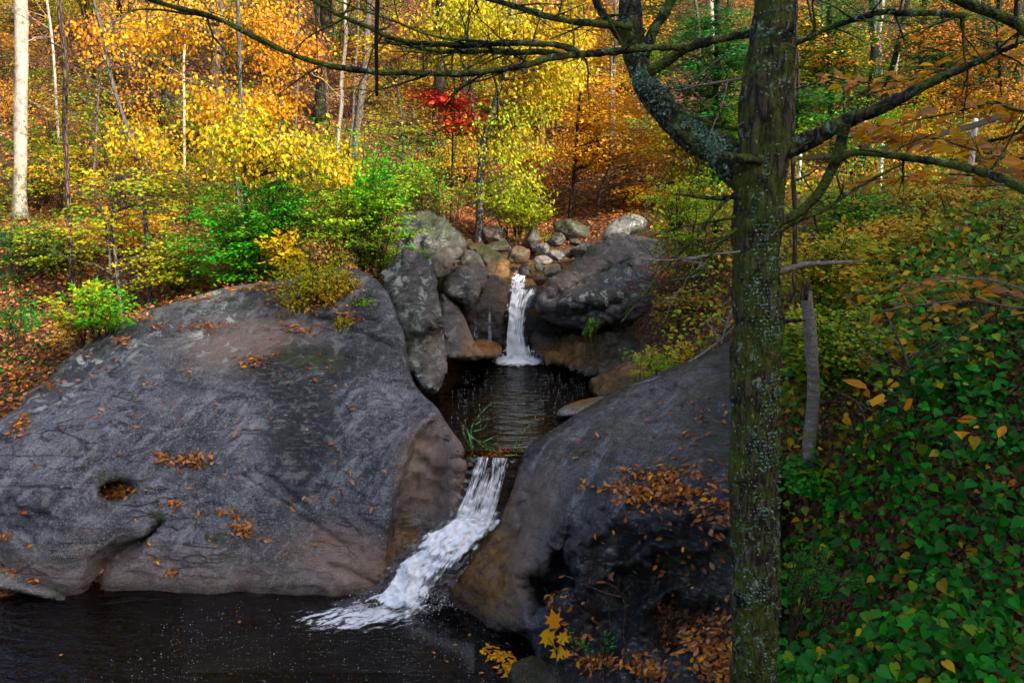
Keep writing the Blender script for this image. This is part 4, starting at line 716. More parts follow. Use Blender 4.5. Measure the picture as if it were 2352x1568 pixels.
plant('tree', 'shadowy hemlock behind the mossy tree with its boughs near the top edge', 'tree', [([(1900, 400), (1905, 150), (1908, -40)], 14, 9)], [dict(c=(1900, 110), r=(110, 120), n=120, k=80, s=.5, leaf=.12, pal=HEM, tpl=T_HEM, rd=1.6)], M_DARKBARK, yb=24, extend=4)
plant('tree', 'dark hemlock among the trunks at the upper right', 'tree', [([(2160, 330), (2165, 150), (2168, -40)], 13, 9)], [dict(c=(2150, 90), r=(120, 110), n=110, k=80, s=.5, leaf=.12, pal=dict(hem=4, dgreen=2, olive=2), tpl=T_HEM, rd=1.6)], M_DARKBARK, yb=25, extend=4)
plant('tree', 'tall dark hemlock at the upper right corner behind the black limb', 'tree', [([(2290, 350), (2295, 150), (2298, -40)], 13, 9)], [dict(c=(2290, 130), r=(120, 130), n=110, k=80, s=.5, leaf=.12, pal=dict(hem=5, dgreen=3), tpl=T_HEM, rd=1.6)], M_DARKBARK, yb=27, extend=4)
plant('tree', 'deep green hemlock close behind the mossy tree at railing height', 'tree', [([(1830, 420), (1832, 250), (1834, 120)], 9, 6)], [dict(c=(1835, 250), r=(70, 90), n=60, k=70, s=.4, leaf=.10, pal=HEM, tpl=T_HEM, rd=1.0)], M_DARKBARK, yb=22)
plant('tree', 'orange gold tree glowing between the mossy tree and the stout grey trunk', 'tree', [([(1930, 330), (1935, 120)], 7, 5)], [dict(c=(1920, 120), r=(85, 40), n=26, k=50, s=.55, leaf=.10, pal=BE), dict(c=(2100, 200), r=(60, 40), n=16, k=46, s=.5, leaf=.10, pal=BE), dict(c=(1840, 40), r=(40, 40), n=9, k=40, s=.5, leaf=.10, pal=BE)], M_DARKBARK, yb=23)
plant('tree', 'rust orange tree between the upper right trunks', 'tree', [([(2290, 330), (2290, 60)], 8, 6)], [dict(c=(2190, 60), r=(90, 60), n=22, k=46, s=.6, leaf=.10, pal=dict(orange=5, gold=3, rust=1)), dict(c=(2300, 140), r=(80, 90), n=30, k=46, s=.55, leaf=.10, pal=dict(orange=3, gold=3, olive=2)), dict(c=(2240, 230), r=(80, 36), n=16, k=40, s=.5, leaf=.10, pal=dict(gold=4, olive=3, orange=2))], M_DARKBARK, yb=22)
plant('tree', 'dim olive leaved tree left of the red maple above the green bush', 'tree', [([(930, 470), (925, 330), (915, 200)], 8, 5)], [dict(c=(930, 300), r=(110, 66), n=44, k=36, s=.45, leaf=.085, pal=dict(olive=3, lime=2, ygreen=2)), dict(c=(880, 130), r=(88, 88), n=37, k=34, s=.45, leaf=.09, pal=dict(gold=3, yellow=2, ygreen=2, orange=1))], M_GREYBARK, yb=18.5, bare=14, twigs=1.2)
plant('tree', 'orange leaved sapling on the sunny slope left of the dark stout trunk', 'tree', [([(225, 330), (228, 160), (230, 40)], 6, 4)], [dict(c=(230, 90), r=(90, 70), n=33, k=30, s=.5, leaf=.10, pal=dict(orange=4, gold=4, tan=2), mode='droop'), dict(c=(180, 250), r=(90, 60), n=24, k=26, s=.4, leaf=.09, pal=dict(gold=3, olive=3, lime=2))], M_GREYBARK, yb=22, bare=16, twigs=1.3)
plant('tree', 'yellow sapling between the two dark trunks on the slope', 'tree', [([(640, 330), (645, 180), (648, 60)], 6, 4)], [dict(c=(640, 230), r=(60, 50), n=26, k=30, s=.4, leaf=.10, pal=dict(yellow=5, gold=3), mode='droop'), dict(c=(690, 110), r=(60, 60), n=22, k=28, s=.45, leaf=.10, pal=dict(gold=4, orange=3, tan=1), mode='droop')], M_GREYBARK, yb=19)

def bush(name, label, bx, by, stems, crowns, yb=None, base=None, bark=None, cat='bush', spread=12, group=None, bare=0, twigs=.5, h=40):
    b = base if base is not None else (base_at(bx, yb) if yb else on_ground(bx, by)); tr = []
    q = b - CAM; X0 = CX + F * q[0] / (q[1] * cp - q[2] * sp); Y0 = CY - F * (q[1] * sp + q[2] * cp) / (q[1] * cp - q[2] * sp)
    for k in range(stems):
        a = (k / max(1, stems - 1) - .5) * 2 + rng.uniform(-.2, .2) if stems > 1 else 0
        tr.append(([(X0 + a * spread * .25, Y0), (X0 + a * spread, Y0 - h * .5), (X0 + a * spread * 1.9, Y0 - h * rng.uniform(.8, 1.1))], 4, 2.2))
    return plant(name, label, cat, tr, crowns, bark or M_STEM, base=b, group=group, parts=('stem', 'leaves'), tsides=5, bare=bare, twigs=twigs)
LG = dict(green=5, lime=4, ygreen=1)
bush('bush', 'vivid green rounded bush on the rock edge, the right one of the big green pair', 840, 600, 7, [dict(c=(830, 505), r=(135, 100), n=153, k=60, s=.26, leaf=.055, pal=dict(lime=6, green=4, ygreen=2), mode='layer', rd=.7), dict(c=(870, 440), r=(64, 47), n=41, k=50, s=.2, leaf=.055, pal=GR, mode='layer', rd=.5)], yb=12.6, spread=26, h=70)
bush('bush', 'deep green bush left of the vivid green rounded bush', 590, 640, 7, [dict(c=(545, 530), r=(114, 90), n=119, k=60, s=.27, leaf=.06, pal=dict(green=6, mid=3, lime=2), mode='layer', rd=.7), dict(c=(650, 500), r=(96, 96), n=95, k=60, s=.28, leaf=.055, pal=dict(green=6, mid=4, lime=1), mode='layer', rd=.6), dict(c=(560, 610), r=(96, 42), n=41, k=50, s=.2, leaf=.06, pal=GR, mode='layer', rd=.5)], yb=12.9, spread=26, h=60)
_b, _n = on_rock(BIG_L, 735, 708)
bush('bush', 'small yellow bush with bare reddish stems growing on top of the huge dome', 735, 708, 6, [dict(c=(715, 640), r=(105, 42), n=40, k=40, s=.16, leaf=.05, pal=dict(yellow=3, ygreen=5, lime=5), mode='ball', rd=.4), dict(c=(770, 665), r=(55, 34), n=17, k=24, s=.15, leaf=.055, pal=YG, mode='ball', rd=.3), dict(c=(690, 680), r=(45, 30), n=14, k=24, s=.14, leaf=.05, pal=dict(lime=3, yellow=3), mode='ball', rd=.3)], base=_b - [0, 0, .05], spread=16, h=50, bare=14, twigs=.35)
bush('bush', 'pale yellow leafed plant between the two green bushes', 660, 640, 4, [dict(c=(650, 575), r=(54, 48), n=30, k=30, s=.18, leaf=.075, pal=dict(yellow=4, ygreen=4), mode='layer', rd=.3)], yb=12.3, spread=12, h=50)
bush('bush', 'low green plant at the left end of the huge rock', 195, 770, 5, [dict(c=(205, 700), r=(80, 57), n=51, k=30, s=.18, leaf=.07, pal=dict(green=4, lime=3, yellow=3), rd=.5), dict(c=(255, 720), r=(51, 46), n=27, k=30, s=.16, leaf=.06, pal=dict(green=4, lime=2), rd=.4), dict(c=(165, 750), r=(34, 28), n=14, k=20, s=.15, leaf=.07, pal=YG, rd=.3)], yb=11.4, spread=16, h=50)
bush('bush', 'dark green hemlock seedling in the shade at the left edge', 40, 640, 3, [dict(c=(50, 560), r=(90, 48), n=38, k=60, s=.26, leaf=.05, pal=dict(dgreen=4, hem=2, green=1), rd=.6), dict(c=(30, 640), r=(60, 36), n=19, k=50, s=.22, leaf=.05, pal=dict(dgreen=4, hem=2), rd=.4)], yb=14.5, spread=10, h=50)
bush('bush', 'dark fern green shrub in the lower left corner of the woods', 30, 760, 4, [dict(c=(40, 735), r=(60, 30), n=16, k=50, s=.2, leaf=.05, pal=dict(dgreen=3, green=2, hem=2), rd=.4)], yb=12, spread=14, h=30)
bush('bush', 'lime green shrub left of the mossy tree trunk', 1600, 640, 7, [dict(c=(1580, 490), r=(109, 86), n=112, k=54, s=.24, leaf=.05, pal=dict(lime=6, ygreen=2, green=1), mode='layer', rd=.7), dict(c=(1600, 590), r=(86, 57), n=48, k=40, s=.22, leaf=.05, pal=dict(lime=3, olive=3, ygreen=2), rd=.5)], yb=13.2, spread=24, h=90, bare=12, twigs=.7)
bush('bush', 'reddish bare twig shrub with a few pink leaves on the slanting boulder', 1560, 700, 8, [dict(c=(1540, 640), r=(90, 60), n=22, k=12, s=.2, leaf=.05, pal=dict(red=2, pink=3, rust=2, lime=1), rd=.5)], yb=12.6, bark=M_STEM, spread=30, h=80, bare=60, twigs=.55)
bush('bush', 'tiny bright green plant on the shoulder of the huge dome', 0, 0, 3, [dict(c=(835, 690), r=(26, 16), n=9, k=20, s=.10, leaf=.045, pal=dict(lime=4, green=3), rd=.15)], base=on_rock(BIG_L, 822, 708)[0], spread=6, h=16)
bush('bush', 'small yellow green tuft low on the huge dome below the yellow bush', 0, 0, 3, [dict(c=(780, 746), r=(18, 12), n=8, k=26, s=.08, leaf=.035, pal=dict(lime=4, yellow=3), mode='ball', rd=.1)], base=on_rock(BIG_L, 780, 758)[0], spread=5, h=10)
bush('bush', 'green leafy seedling spilling over the pointed dark boulder', 0, 0, 3, [dict(c=(955, 590), r=(32, 16), n=10, k=24, s=.12, leaf=.05, pal=GR, rd=.2), dict(c=(895, 600), r=(28, 20), n=9, k=24, s=.12, leaf=.05, pal=LG, rd=.2)], base=base_at(920, 12.6), spread=8, h=20)
bush('bush', 'little bright green plant behind the striped grey slab', 1205, 545, 3, [dict(c=(1208, 525), r=(24, 18), n=10, k=26, s=.2, leaf=.06, pal=GR, rd=.3)], yb=19, spread=6, h=20)
bush('fern', 'yellow fern clump behind the striped grey slab', 1250, 550, 4, [dict(c=(1256, 542), r=(26, 13), n=12, k=40, s=.22, leaf=.05, pal=dict(yellow=3, ygreen=4, lime=2), tpl=T_NAR, rd=.3)], yb=18.6, spread=8, h=14, cat='fern')
bush('fern', 'single green fern frond on the dark shelf right of the falls', 1345, 765, 2, [dict(c=(1352, 750), r=(22, 8), n=8, k=30, s=.12, leaf=.05, pal=dict(lime=4, green=3), tpl=T_NAR, rd=.15)], yb=12.9, spread=6, h=10, cat='fern')
bush('fern', 'green and yellow ferns under the pale fallen branch', 1500, 860, 8, [dict(c=(1500, 832), r=(72, 22), n=34, k=50, s=.16, leaf=.06, pal=dict(green=3, lime=4, yellow=2, olive=1), tpl=T_NAR, rd=.5), dict(c=(1580, 810), r=(60, 18), n=14, k=24, s=.15, leaf=.06, pal=dict(yellow=3, lime=3, orange=1), rd=.4)], yb=10.7, spread=40, h=20, cat='fern')
for lab, X, Y, rx, ry, y, pal in (
 ('yellow green bush at the foot of the tan trunk', 130, 560, 80, 60, 15.0, dict(lime=3, ygreen=3, olive=2)),
 ('loose green bush under the grey forked sapling', 400, 590, 70, 60, 13.6, dict(lime=3, green=3, yellow=2)),
 ('golden bush in the hollow left of the deep green bush', 300, 520, 80, 50, 15.5, dict(yellow=4, gold=3, ygreen=2)),
 ('dull green bush behind the big layered boulder', 990, 430, 90, 60, 16.5, dict(olive=3, lime=3, mid=2)),
 ('bright green low bush left of the grey forked tree', 900, 400, 90, 40, 17.0, dict(green=3, lime=3, mid=1)),
 ('olive bush hanging over the stones right of the grey forked tree', 1190, 470, 70, 50, 18.5, dict(olive=2, lime=3, ygreen=2)),
 ('brown olive bush in the shade behind the slanting boulder', 1600, 690, 90, 50, 12.4, dict(olive=4, rust=1, lime=1, brown=2)),
 ):
    bush('bush', lab, X, Y + ry, 6, [dict(c=(X, Y), r=(rx, ry), n=70, k=32, s=.28, leaf=.07, pal=pal, mode='layer', rd=.8)], yb=y, spread=rx * .3, h=ry * .8, bare=6, twigs=.5)
for lab, X, Y, rx, ry, y, pal in (
 ('golden small leaved bush in the middle of the right bank', 2080, 560, 130, 80, 9.5, dict(gold=4, yellow=7, olive=2, lime=2)),
 ('yellow green bush right of the mossy trunk at mid height', 1890, 600, 100, 80, 8.8, dict(lime=5, yellow=5, olive=2, green=1)),
 ('olive bush at the right edge of the bank', 2280, 560, 100, 110, 9.0, dict(olive=4, lime=3, mid=2, gold=1)),
 ('leafy green shrub behind the broken birch', 1960, 480, 120, 60, 12.0, dict(lime=4, green=3, olive=2)),
 ('golden olive bush below the railing', 2190, 460, 120, 50, 11.5, dict(gold=3, yellow=5, olive=2, lime=3)),
 ('mixed olive and yellow bush at the right edge above the lower orange spray', 2320, 730, 90, 80, 7.6, dict(olive=3, lime=2, mid=2, gold=1)),
 ('brown tinged bush in the lower middle of the right bank', 2180, 800, 130, 60, 7.0, dict(olive=4, rust=2, gold=2, lime=1)),
 ('dark green shrub at the right edge below the orange spray', 2300, 880, 80, 80, 6.3, dict(dgreen=4, mid=3, olive=1)),
 ('yellow green bush at the foot of the broken birch', 1900, 780, 80, 70, 7.4, dict(lime=4, mid=3, yellow=2)),
 ):
    bush('bush', lab, X, Y + ry, 6, [dict(c=(X, Y), r=(rx, ry), n=130, k=38, s=.24, leaf=.055, pal=pal, mode='layer', rd=.8)], yb=y, spread=rx * .3, h=ry * .8, bare=6, twigs=.5)
bush('bush', 'feathery green hemlock seedling at the right foot of the mossy tree', 1900, 1400, 2, [dict(c=(1870, 1325), r=(75, 40), n=20, k=50, s=.14, leaf=.03, pal=dict(green=3, mid=3, dgreen=2), tpl=T_NAR, rd=.3)], yb=5.3, spread=12, h=60, bare=6, twigs=.3)
plant('tree', 'broken birch stub with peeling pale bark on the right bank', 'tree', [([(1858, 1110), (1866, 950), (1858, 800), (1850, 672)], 31, 25)], [], M_BIRCH, tsides=20, tnoise=.10, parts=('trunk', 'leaves'))
_bt = [o for o in bpy.data.objects if o.get('label', '').startswith('broken birch')][0]; g = Geo(); _tp = P(np.array(1850.), np.array(672.), dY(1850, 672, _bt.location[1])) - np.array(_bt.location)
for k in range(9):
    a_ = k * .7; s_ = _tp + np.array([math.cos(a_), math.sin(a_), 0]) * .03 - [0, 0, .06]; g.tube(np.array([s_, s_ + [0, 0, .08], s_ + [rng.normal(0, .01), 0, rng.uniform(.10, .24)]]), [.018, .014, .002], 5)
o = g.build('splintered_top', M_BROWNBARK); o.parent = _bt
plant('tree', 'thin dark sapling rising behind the broken birch', 'tree', [([(1830, 690), (1826, 520), (1822, 380)], 11, 8)], [], M_BROWNBARK, yb=8.2, extend=3, bare=5, twigs=.6)
bush('bush', 'dark leafy plant hiding the foot of the broken birch', 1862, 1120, 4, [dict(c=(1862, 1095), r=(48, 36), n=26, k=16, s=.12, leaf=.055, pal=dict(mid=3, green=2, dgreen=2, lime=1), tpl=T_HEART, rd=.2)], base=np.array(_bt.location) + [0, -.12, 0], spread=10, h=20)
plant('tree', 'slender grey sapling standing in the ground cover on the right', 'tree', [([(2095, 1072), (2098, 900), (2082, 820), (2042, 735)], 7, 4)], [], M_GREYBARK, yb=6.2, bare=12, twigs=.5)

# far slope: repeats nothing tells apart
far_i = 0
for k in range(46):
    y = rng.uniform(24, 46); X = rng.uniform(-60, 2420); x = (X - CX) / F * y; b = np.array([x, y, ground(x, y)[0]])
    w = rng.uniform(.06, .22); root = empty('tree', b, 'slim forest trunk far up the leaf covered slope', 'tree', 'distant trunks on the far slope'); G = Geo()
    top = b + np.array([rng.normal(0, .5), 0, rng.uniform(9, 13)]); pp = wob(smooth_path([b - [0, 0, .2], (b + top) / 2 + rng.normal(0, .15, 3), top], 12), .1); G.tube(pp - b, np.linspace(w / 2, w / 3, 12), 7)
    for j in range(5):
        s = pp[rng.integers(3, 11)] - b; d = np.array([rng.normal(), rng.normal() * .5, rng.uniform(.1, .8)]); G.tube(wob(s + np.linspace(0, 1, 5)[:, None] * d * 1.3, .1), np.linspace(.014, .004, 5), 4, cap=False)
    o = G.build('trunk', [M_GREYBARK, M_DARKBARK, M_BROWNBARK, M_DARKBARK, M_GREYBARK, M_PALEBARK][rng.integers(6)]); o.parent = root
    if k % 3 == 0: add_canopy(root, 0, 0, 10.5, .9)
shrub_cache = {}
def far_shrub(kind, pal):
    if kind not in shrub_cache:
        g = Geo(); n = 26; u = unit(rng.normal(size=(n, 3))) * rng.random((n, 1)) ** .4 * [1.1, .9, .9] + [0, 0, 1.2]; spray_leaves(g, u, unit(u - [0, 0, 1.]), 34, .42, .085, pal, 'droop' if kind % 2 else 'layer', T_DIA)
        l = mkmesh('leaves', np.concatenate(g.V), [np.concatenate(g.T)], M_LEAF, None, False, np.concatenate(g.col)); s = Geo()
        for q in u[:14]: s.tube(np.array([[0, 0, -.15], q * [.4, .4, .6], q]), [.016, .01, .004], 4, cap=False)
        t = s.build('stem', M_STEM); shrub_cache[kind] = (l.data, t.data); bpy.data.objects.remove(l); bpy.data.objects.remove(t)
    return shrub_cache[kind]
KP = [dict(yellow=5, gold=2, ygreen=3), dict(gold=4, orange=2, yellow=2), dict(lime=4, ygreen=3, green=2), dict(olive=2, lime=3, gold=1, mid=1), dict(green=3, mid=3, lime=1)]
KN = ['yellow', 'orange', 'yellow green', 'olive', 'green']
for k in range(235):
    y = rng.uniform(17, 42); X = rng.uniform(-60, 2420); x = (X - CX) / F * y
    if y < 22 and 900 < X < 1500: y += 6; x = (X - CX) / F * y
    kind = int(rng.choice(5, p=[.24, .12, .28, .16, .20] if X < 1500 else [.08, .10, .20, .30, .32]))
    b = (x, y, ground(x, y)[0]); root = empty('bush', b, f'{KN[kind]} leaved understorey bush among the trunks of the far slope', 'bush', f'{KN[kind]} understorey bushes on the far slope')
    sc = rng.uniform(.6, 1.25); rz = rng.uniform(0, 6.28)
    for nm, me, mt in zip(('leaves', 'stem'), far_shrub(kind, KP[kind]), (0, 0)):
        o = bpy.data.objects.new(nm, me); C.objects.link(o); o.parent = root; o.scale = (sc, sc, sc); o.rotation_euler = (0, 0, rz)
# logs on the slope
def log(label, X0, Y0, X1, Y1, w, mat, y=None, name='fallen_log'):
    a, b = (on_ground(X0, Y0), on_ground(X1, Y1)); a[2] += .12; b[2] += .12; d = np.linalg.norm(a - CAM); g = Geo(); pp = wob(smooth_path([a, (a + b) / 2 + [0, 0, .05], b], 24), .08); g.tube(pp - a, np.linspace(w, w * .7, 24) / 2 / F * d, 14, .25)
    o = g.build(name, mat); o.location = tuple(a); return setp(o, label, 'log')
log('dark rotting log lying on the sunny slope at the upper left', 195, 235, 300, 275, 40, M_DARKBARK)
log('tan log leaning downhill right of the dark stout trunk', 400, 255, 470, 205, 16, M_BROWNBARK)
log('dark mossy log in the shade at the left edge', -20, 575, 90, 560, 26, M_DARKBARK)

# ------------------------------------------------------------------ the mossy tree in front
YT = 4.1
def pic(pts, y): a = np.array(pts, float); return P(a[:, 0], a[:, 1], dY(a[:, 0], a[:, 1], y if np.isscalar(y) else np.array(y)))
tb = pic([(1735, 1640)], YT)[0]; tb[2] = ground(tb[0], tb[1])[0]
mt = empty('mossy_tree', tb, 'tall rough barked tree with green moss and pale lichen in the right foreground', 'tree')
path = np.vstack([tb - [0, 0, .3], tb, pic([(1733, 1400), (1734, 1000), (1740, 600), (1753, 300), (1774, 100), (1778, 0)], YT)]); up = unit(path[-1] - path[-2]); path = np.vstack([path, path[-1] + up * 1.5, path[-1] + up * 4])
n = 420; pp = smooth_path(path, n); L_ = np.r_[0, np.cumsum(np.linalg.norm(np.diff(pp, axis=0), axis=1))]
zz = pp[:, 2]; rad = np.interp(zz, [tb[2] - .3, tb[2], tb[2] + .5, 3.0, 4.5, 5.4, 10], [.23, .175, .124, .116, .114, .094, .06])
G = Geo(); G.tube(pp - tb, rad, 72, 0)
V = np.concatenate(G.V); ctr = np.vstack([np.repeat(pp - tb, 72, 0), V[-2:]]); dr = unit(V - ctr); h = fbm(V * [26, 26, 7], 4); ridg = 1 - np.abs(fbm(V * [20, 20, 4.5] + 9, 3)) * 2
V = V + dr * (0.009 * h + .013 * ridg + .012 * fbm(V * 3, 2))[:, None]; G.V = [V]
o = G.build('trunk', M_BARK); o.parent = mt
def limb(name, pts, w, mat, y=YT, sides=10, noise=.18, n=60, wobble=.012, tw=0, twl=.35, twd=(0, 0, .2)):
    p = pic(pts, y); q = wob(smooth_path(p, n), wobble, 4); yy = np.asarray(y if np.isscalar(y) else np.mean(y)); rr = np.interp(np.linspace(0, 1, n), np.linspace(0, 1, len(w)), w) / 2 / F * float(yy) * 1.0
    g = Geo(); g.tube(q - tb, rr, sides, 0)
    V = np.concatenate(g.V); c = np.vstack([np.repeat(q - tb, sides, 0), V[-2:]]); g.V = [V + (V - c) * (noise * fbm(V * 45, 3) + noise * .8 * fbm(V * 14, 2))[:, None]]
    for k in range(tw):
        i = rng.integers(n // 8, n); a = unit(rng.normal(0, 1, 3) * [1, .6, .7] + np.array(twd) + (q[-1] - q[0]) * .3 / np.linalg.norm(q[-1] - q[0])); L = twl * rng.uniform(.4, 1.3)
        t = wob(q[i] + np.linspace(0, 1, 7)[:, None] * a * L, .10 * L, 6); g.tube(t - tb, np.linspace(min(rr[i] * .6, .006), .0015, 7), 4, cap=False)
        for m in range(2):
            j = rng.integers(2, 6); a2 = unit(a + rng.normal(0, .7, 3)); g.tube(wob(t[j] + np.linspace(0, 1, 5)[:, None] * a2 * L * .5, .05 * L, 6) - tb, np.linspace(.003, .001, 5), 3, cap=False)
    o = g.build(name, mat); o.parent = mt; return q, rr, o
lq, lr, _o = limb('limb', [(1735, 430), (1690, 385), (1645, 345), (1596, 322), (1545, 268), (1492, 215), (1465, 150), (1454, 100), (1452, 0), (1450, -120)], [74, 72, 62, 58, 50, 50, 48, 46], M_LIMB, [4.1, 4.12, 4.2, 4.25, 4.3, 4.35, 4.4, 4.4, 4.4, 4.4], 28, .10, 110, .02)
limb('limb_fork', [(1480, 130), (1500, 75), (1530, 25), (1560, -40)], [24, 22, 20], M_LIMB, 4.4, 14, .12, 30)
limb('limb_fork', [(1458, 105), (1425, 85), (1400, 55), (1372, 20), (1355, -30)], [22, 18, 16, 15], M_LIMB, 4.45, 14, .12, 30)
limb('branch', [(1726, 78), (1650, 88), (1576, 110), (1530, 140), (1492, 165)], [15, 17, 20, 22], M_BRANCH, 4.15, 10, .22, 50)
limb('branch', [(1576, 108), (1489, 110), (1376, 122), (1313, 126), (1250, 136), (1176, 156), (1038, 172), (863, 165), (713, 140), (588, 90), (490, 42), (400, 16), (320, -8)], [18, 17, 15, 14, 13, 12, 11, 11, 10, 9], M_BRANCH, [4.1, 4.0, 3.95, 3.9, 3.8, 3.7, 3.6, 3.5, 3.4, 3.4, 3.4, 3.4, 3.4], 10, .25, 180, .014, 22, .28)
limb('branch', [(1330, 124), (1290, 106), (1176, 100), (1038, 106), (913, 92), (863, 72), (800, 42), (725, 0), (690, -25)], [13, 13, 12, 11, 10, 10, 9], M_BRANCH, 3.9, 10, .25, 120, .012, 18, .28)
limb('branch', [(1300, 126), (1240, 118), (1176, 120), (1080, 119), (988, 117), (930, 103), (870, 100)], [13, 12, 11, 8, 4], M_BRANCH, 3.95, 9, .25, 80, .012, 12, .25)
limb('branch', [(1452, 62), (1433, 60), (1301, 47), (1226, 28), (1176, 13), (1090, -12)], [14, 14, 12, 11, 9], M_BRANCH, 4.3, 10, .22, 70, .012, 10, .3)
limb('branch', [(1176, 100), (1088, 95), (988, 82), (913, 50), (813, 16), (755, -6)], [6, 6, 5, 4, 4], M_BRANCH, 3.85, 7, .2, 60, .012, 12, .25)
limb('branch', [(1176, 156), (1120, 180), (1080, 190), (1045, 215), (1010, 260)], [5, 4, 4, 3, 2], M_BRANCH, 3.7, 6, .2, 40, .01, 6, .2)
limb('branch', [(1440, 32), (1380, 40), (1310, 70), (1260, 90)], [6, 5, 4, 3], M_BRANCH, 4.3, 6, .2, 40, .01, 6, .2)
limb('branch', [(1790, 350), (1840, 330), (1900, 302), (1960, 270), (2010, 252), (2110, 203), (2230, 150), (2330, 106)], [46, 42, 32, 28, 24, 19, 14, 8], M_LIMB, [4.1, 4.1, 4.05, 4.0, 3.95, 3.9, 3.8, 3.7], 16, .14, 90, .012, 10, .3)
limb('branch', [(1782, 515), (1830, 490), (1880, 440), (1912, 385), (1930, 335), (1945, 285)], [20, 22, 22, 22, 22], M_BRANCH, [4.1, 4.08, 4.05, 4.02, 4.0, 3.98], 10, .15, 50, .01)
limb('branch', [(1785, 535), (1840, 505), (1900, 478), (1955, 440), (2030, 398), (2068, 378)], [8, 9, 9, 8, 5], M_BRANCH, 4.0, 8, .15, 50, .01, 6, .25)
limb('branch', [(1915, 375), (1960, 352), (2050, 357), (2150, 374), (2260, 396), (2352, 436), (2420, 470)], [16, 17, 16, 17, 19, 22], M_BRANCH, [4.0, 3.9, 3.7, 3.5, 3.3, 3.1, 3.0], 10, .15, 80, .012, 8, .3)
limb('branch', [(1800, 160), (1830, 152), (1852, 138), (1872, 120)], [18, 13, 9, 3], M_BRANCH, 4.05, 10, .2, 30)
limb('branch', [(1815, 105), (1850, 92), (1900, 66), (1960, 46), (2030, 26), (2075, 30), (2140, 33), (2220, 36)], [9, 10, 11, 12, 12, 12, 13], M_BRANCH, [4.1, 4.05, 4.0, 3.9, 3.8, 3.7, 3.6, 3.5], 9, .25, 90, .012, 12, .35)
limb('branch', [(1700, 452), (1640, 455), (1590, 450), (1548, 446)], [12, 11, 9, 3], M_LIMB, 4.0, 9, .2, 40)
limb('branch', [(1690, 498), (1620, 510), (1560, 522), (1488, 545)], [7, 6, 5, 2], M_BRANCH, 4.05, 7, .15, 40, .01, 6, .2)
limb('branch', [(1692, 525), (1640, 575), (1601, 628), (1560, 640), (1524, 644)], [9, 8, 7, 2], M_BRANCH, 4.0, 7, .15, 40, .01, 4, .2)
limb('branch', [(1690, 440), (1640, 490), (1600, 545), (1526, 622), (1470, 690), (1424, 746)], [7, 8, 7, 6, 5, 2], M_BRANCH, 4.0, 7, .15, 60, .01, 6, .2)
limb('branch', [(1700, 578), (1640, 584), (1576, 594), (1510, 598), (1450, 590)], [6, 5, 5, 4, 2], M_TWIG, 4.0, 7, .12, 50, .01, 6, .25)
limb('branch', [(1712, 300), (1660, 290), (1600, 270), (1550, 250)], [10, 9, 8, 4], M_BRANCH, 4.2, 8, .2, 40, .01, 6, .3)
limb('branch', [(1720, 180), (1640, 190), (1560, 205), (1520, 208)], [7, 6, 4, 2], M_TWIG, 4.2, 7, .1, 40, .012, 8, .3)
limb('branch', [(1785, 626), (1840, 610), (1900, 606), (1985, 601)], [17, 13, 10, 4], M_TWIG, 4.15, 10, .18, 40)
limb('branch', [(1785, 736), (1820, 738), (1855, 737)], [13, 11, 6], M_LIMB, 4.1, 9, .2, 20)
limb('branch', [(1650, 360), (1700, 366), (1752, 366)], [16, 20, 16], M_LIMB, 3.98, 12, .3, 40)
def lichen_on(q, r, n, size, side, mat, name='lichen'):
    """crusty lichen: many small curled flakes lying on the bark"""
    g = Geo(); k = rng.integers(0, len(q), n); a = unit(rng.normal(0, 1, (n, 3)) + np.array(side) * 1.2); cl = fbm((q[k] + a * r[k][:, None]) * 9 + 3, 4) + rng.normal(0, .10, n); m = cl > .36; k = k[m]; a = a[m]; n = len(k)
    t = unit(np.gradient(q, axis=0))[k]; a = unit(a - (a * t).sum(1, keepdims=True) * t); pos = q[k] + a * (r[k] * 1.03)[:, None]
    c = np.array([(.20, .36, .24), (.32, .44, .30), (.10, .24, .14)])[rng.integers(0, 3, n)] * rng.uniform(.6, 1.1, (n, 1))
    g.leaves(pos - tb, unit(rng.normal(0, 1, (n, 3))) * .8 + a * .35, a + rng.normal(0, .5, (n, 3)), size * rng.uniform(.3, 1.3, n), T_MAPLE, c)
    o = g.build(name, M_DRY, None, False); o.parent = mt
lichen_on(lq[5:75], lr[5:75], 7000, .016, (-.3, -1, .8), M_DRY)
sel = (pp[:, 2] > 1.5) & (pp[:, 2] < 6.2); lichen_on(pp[sel], rad[sel] * 1.06, 16000, .0105, (0, -1.2, 0), M_DRY)

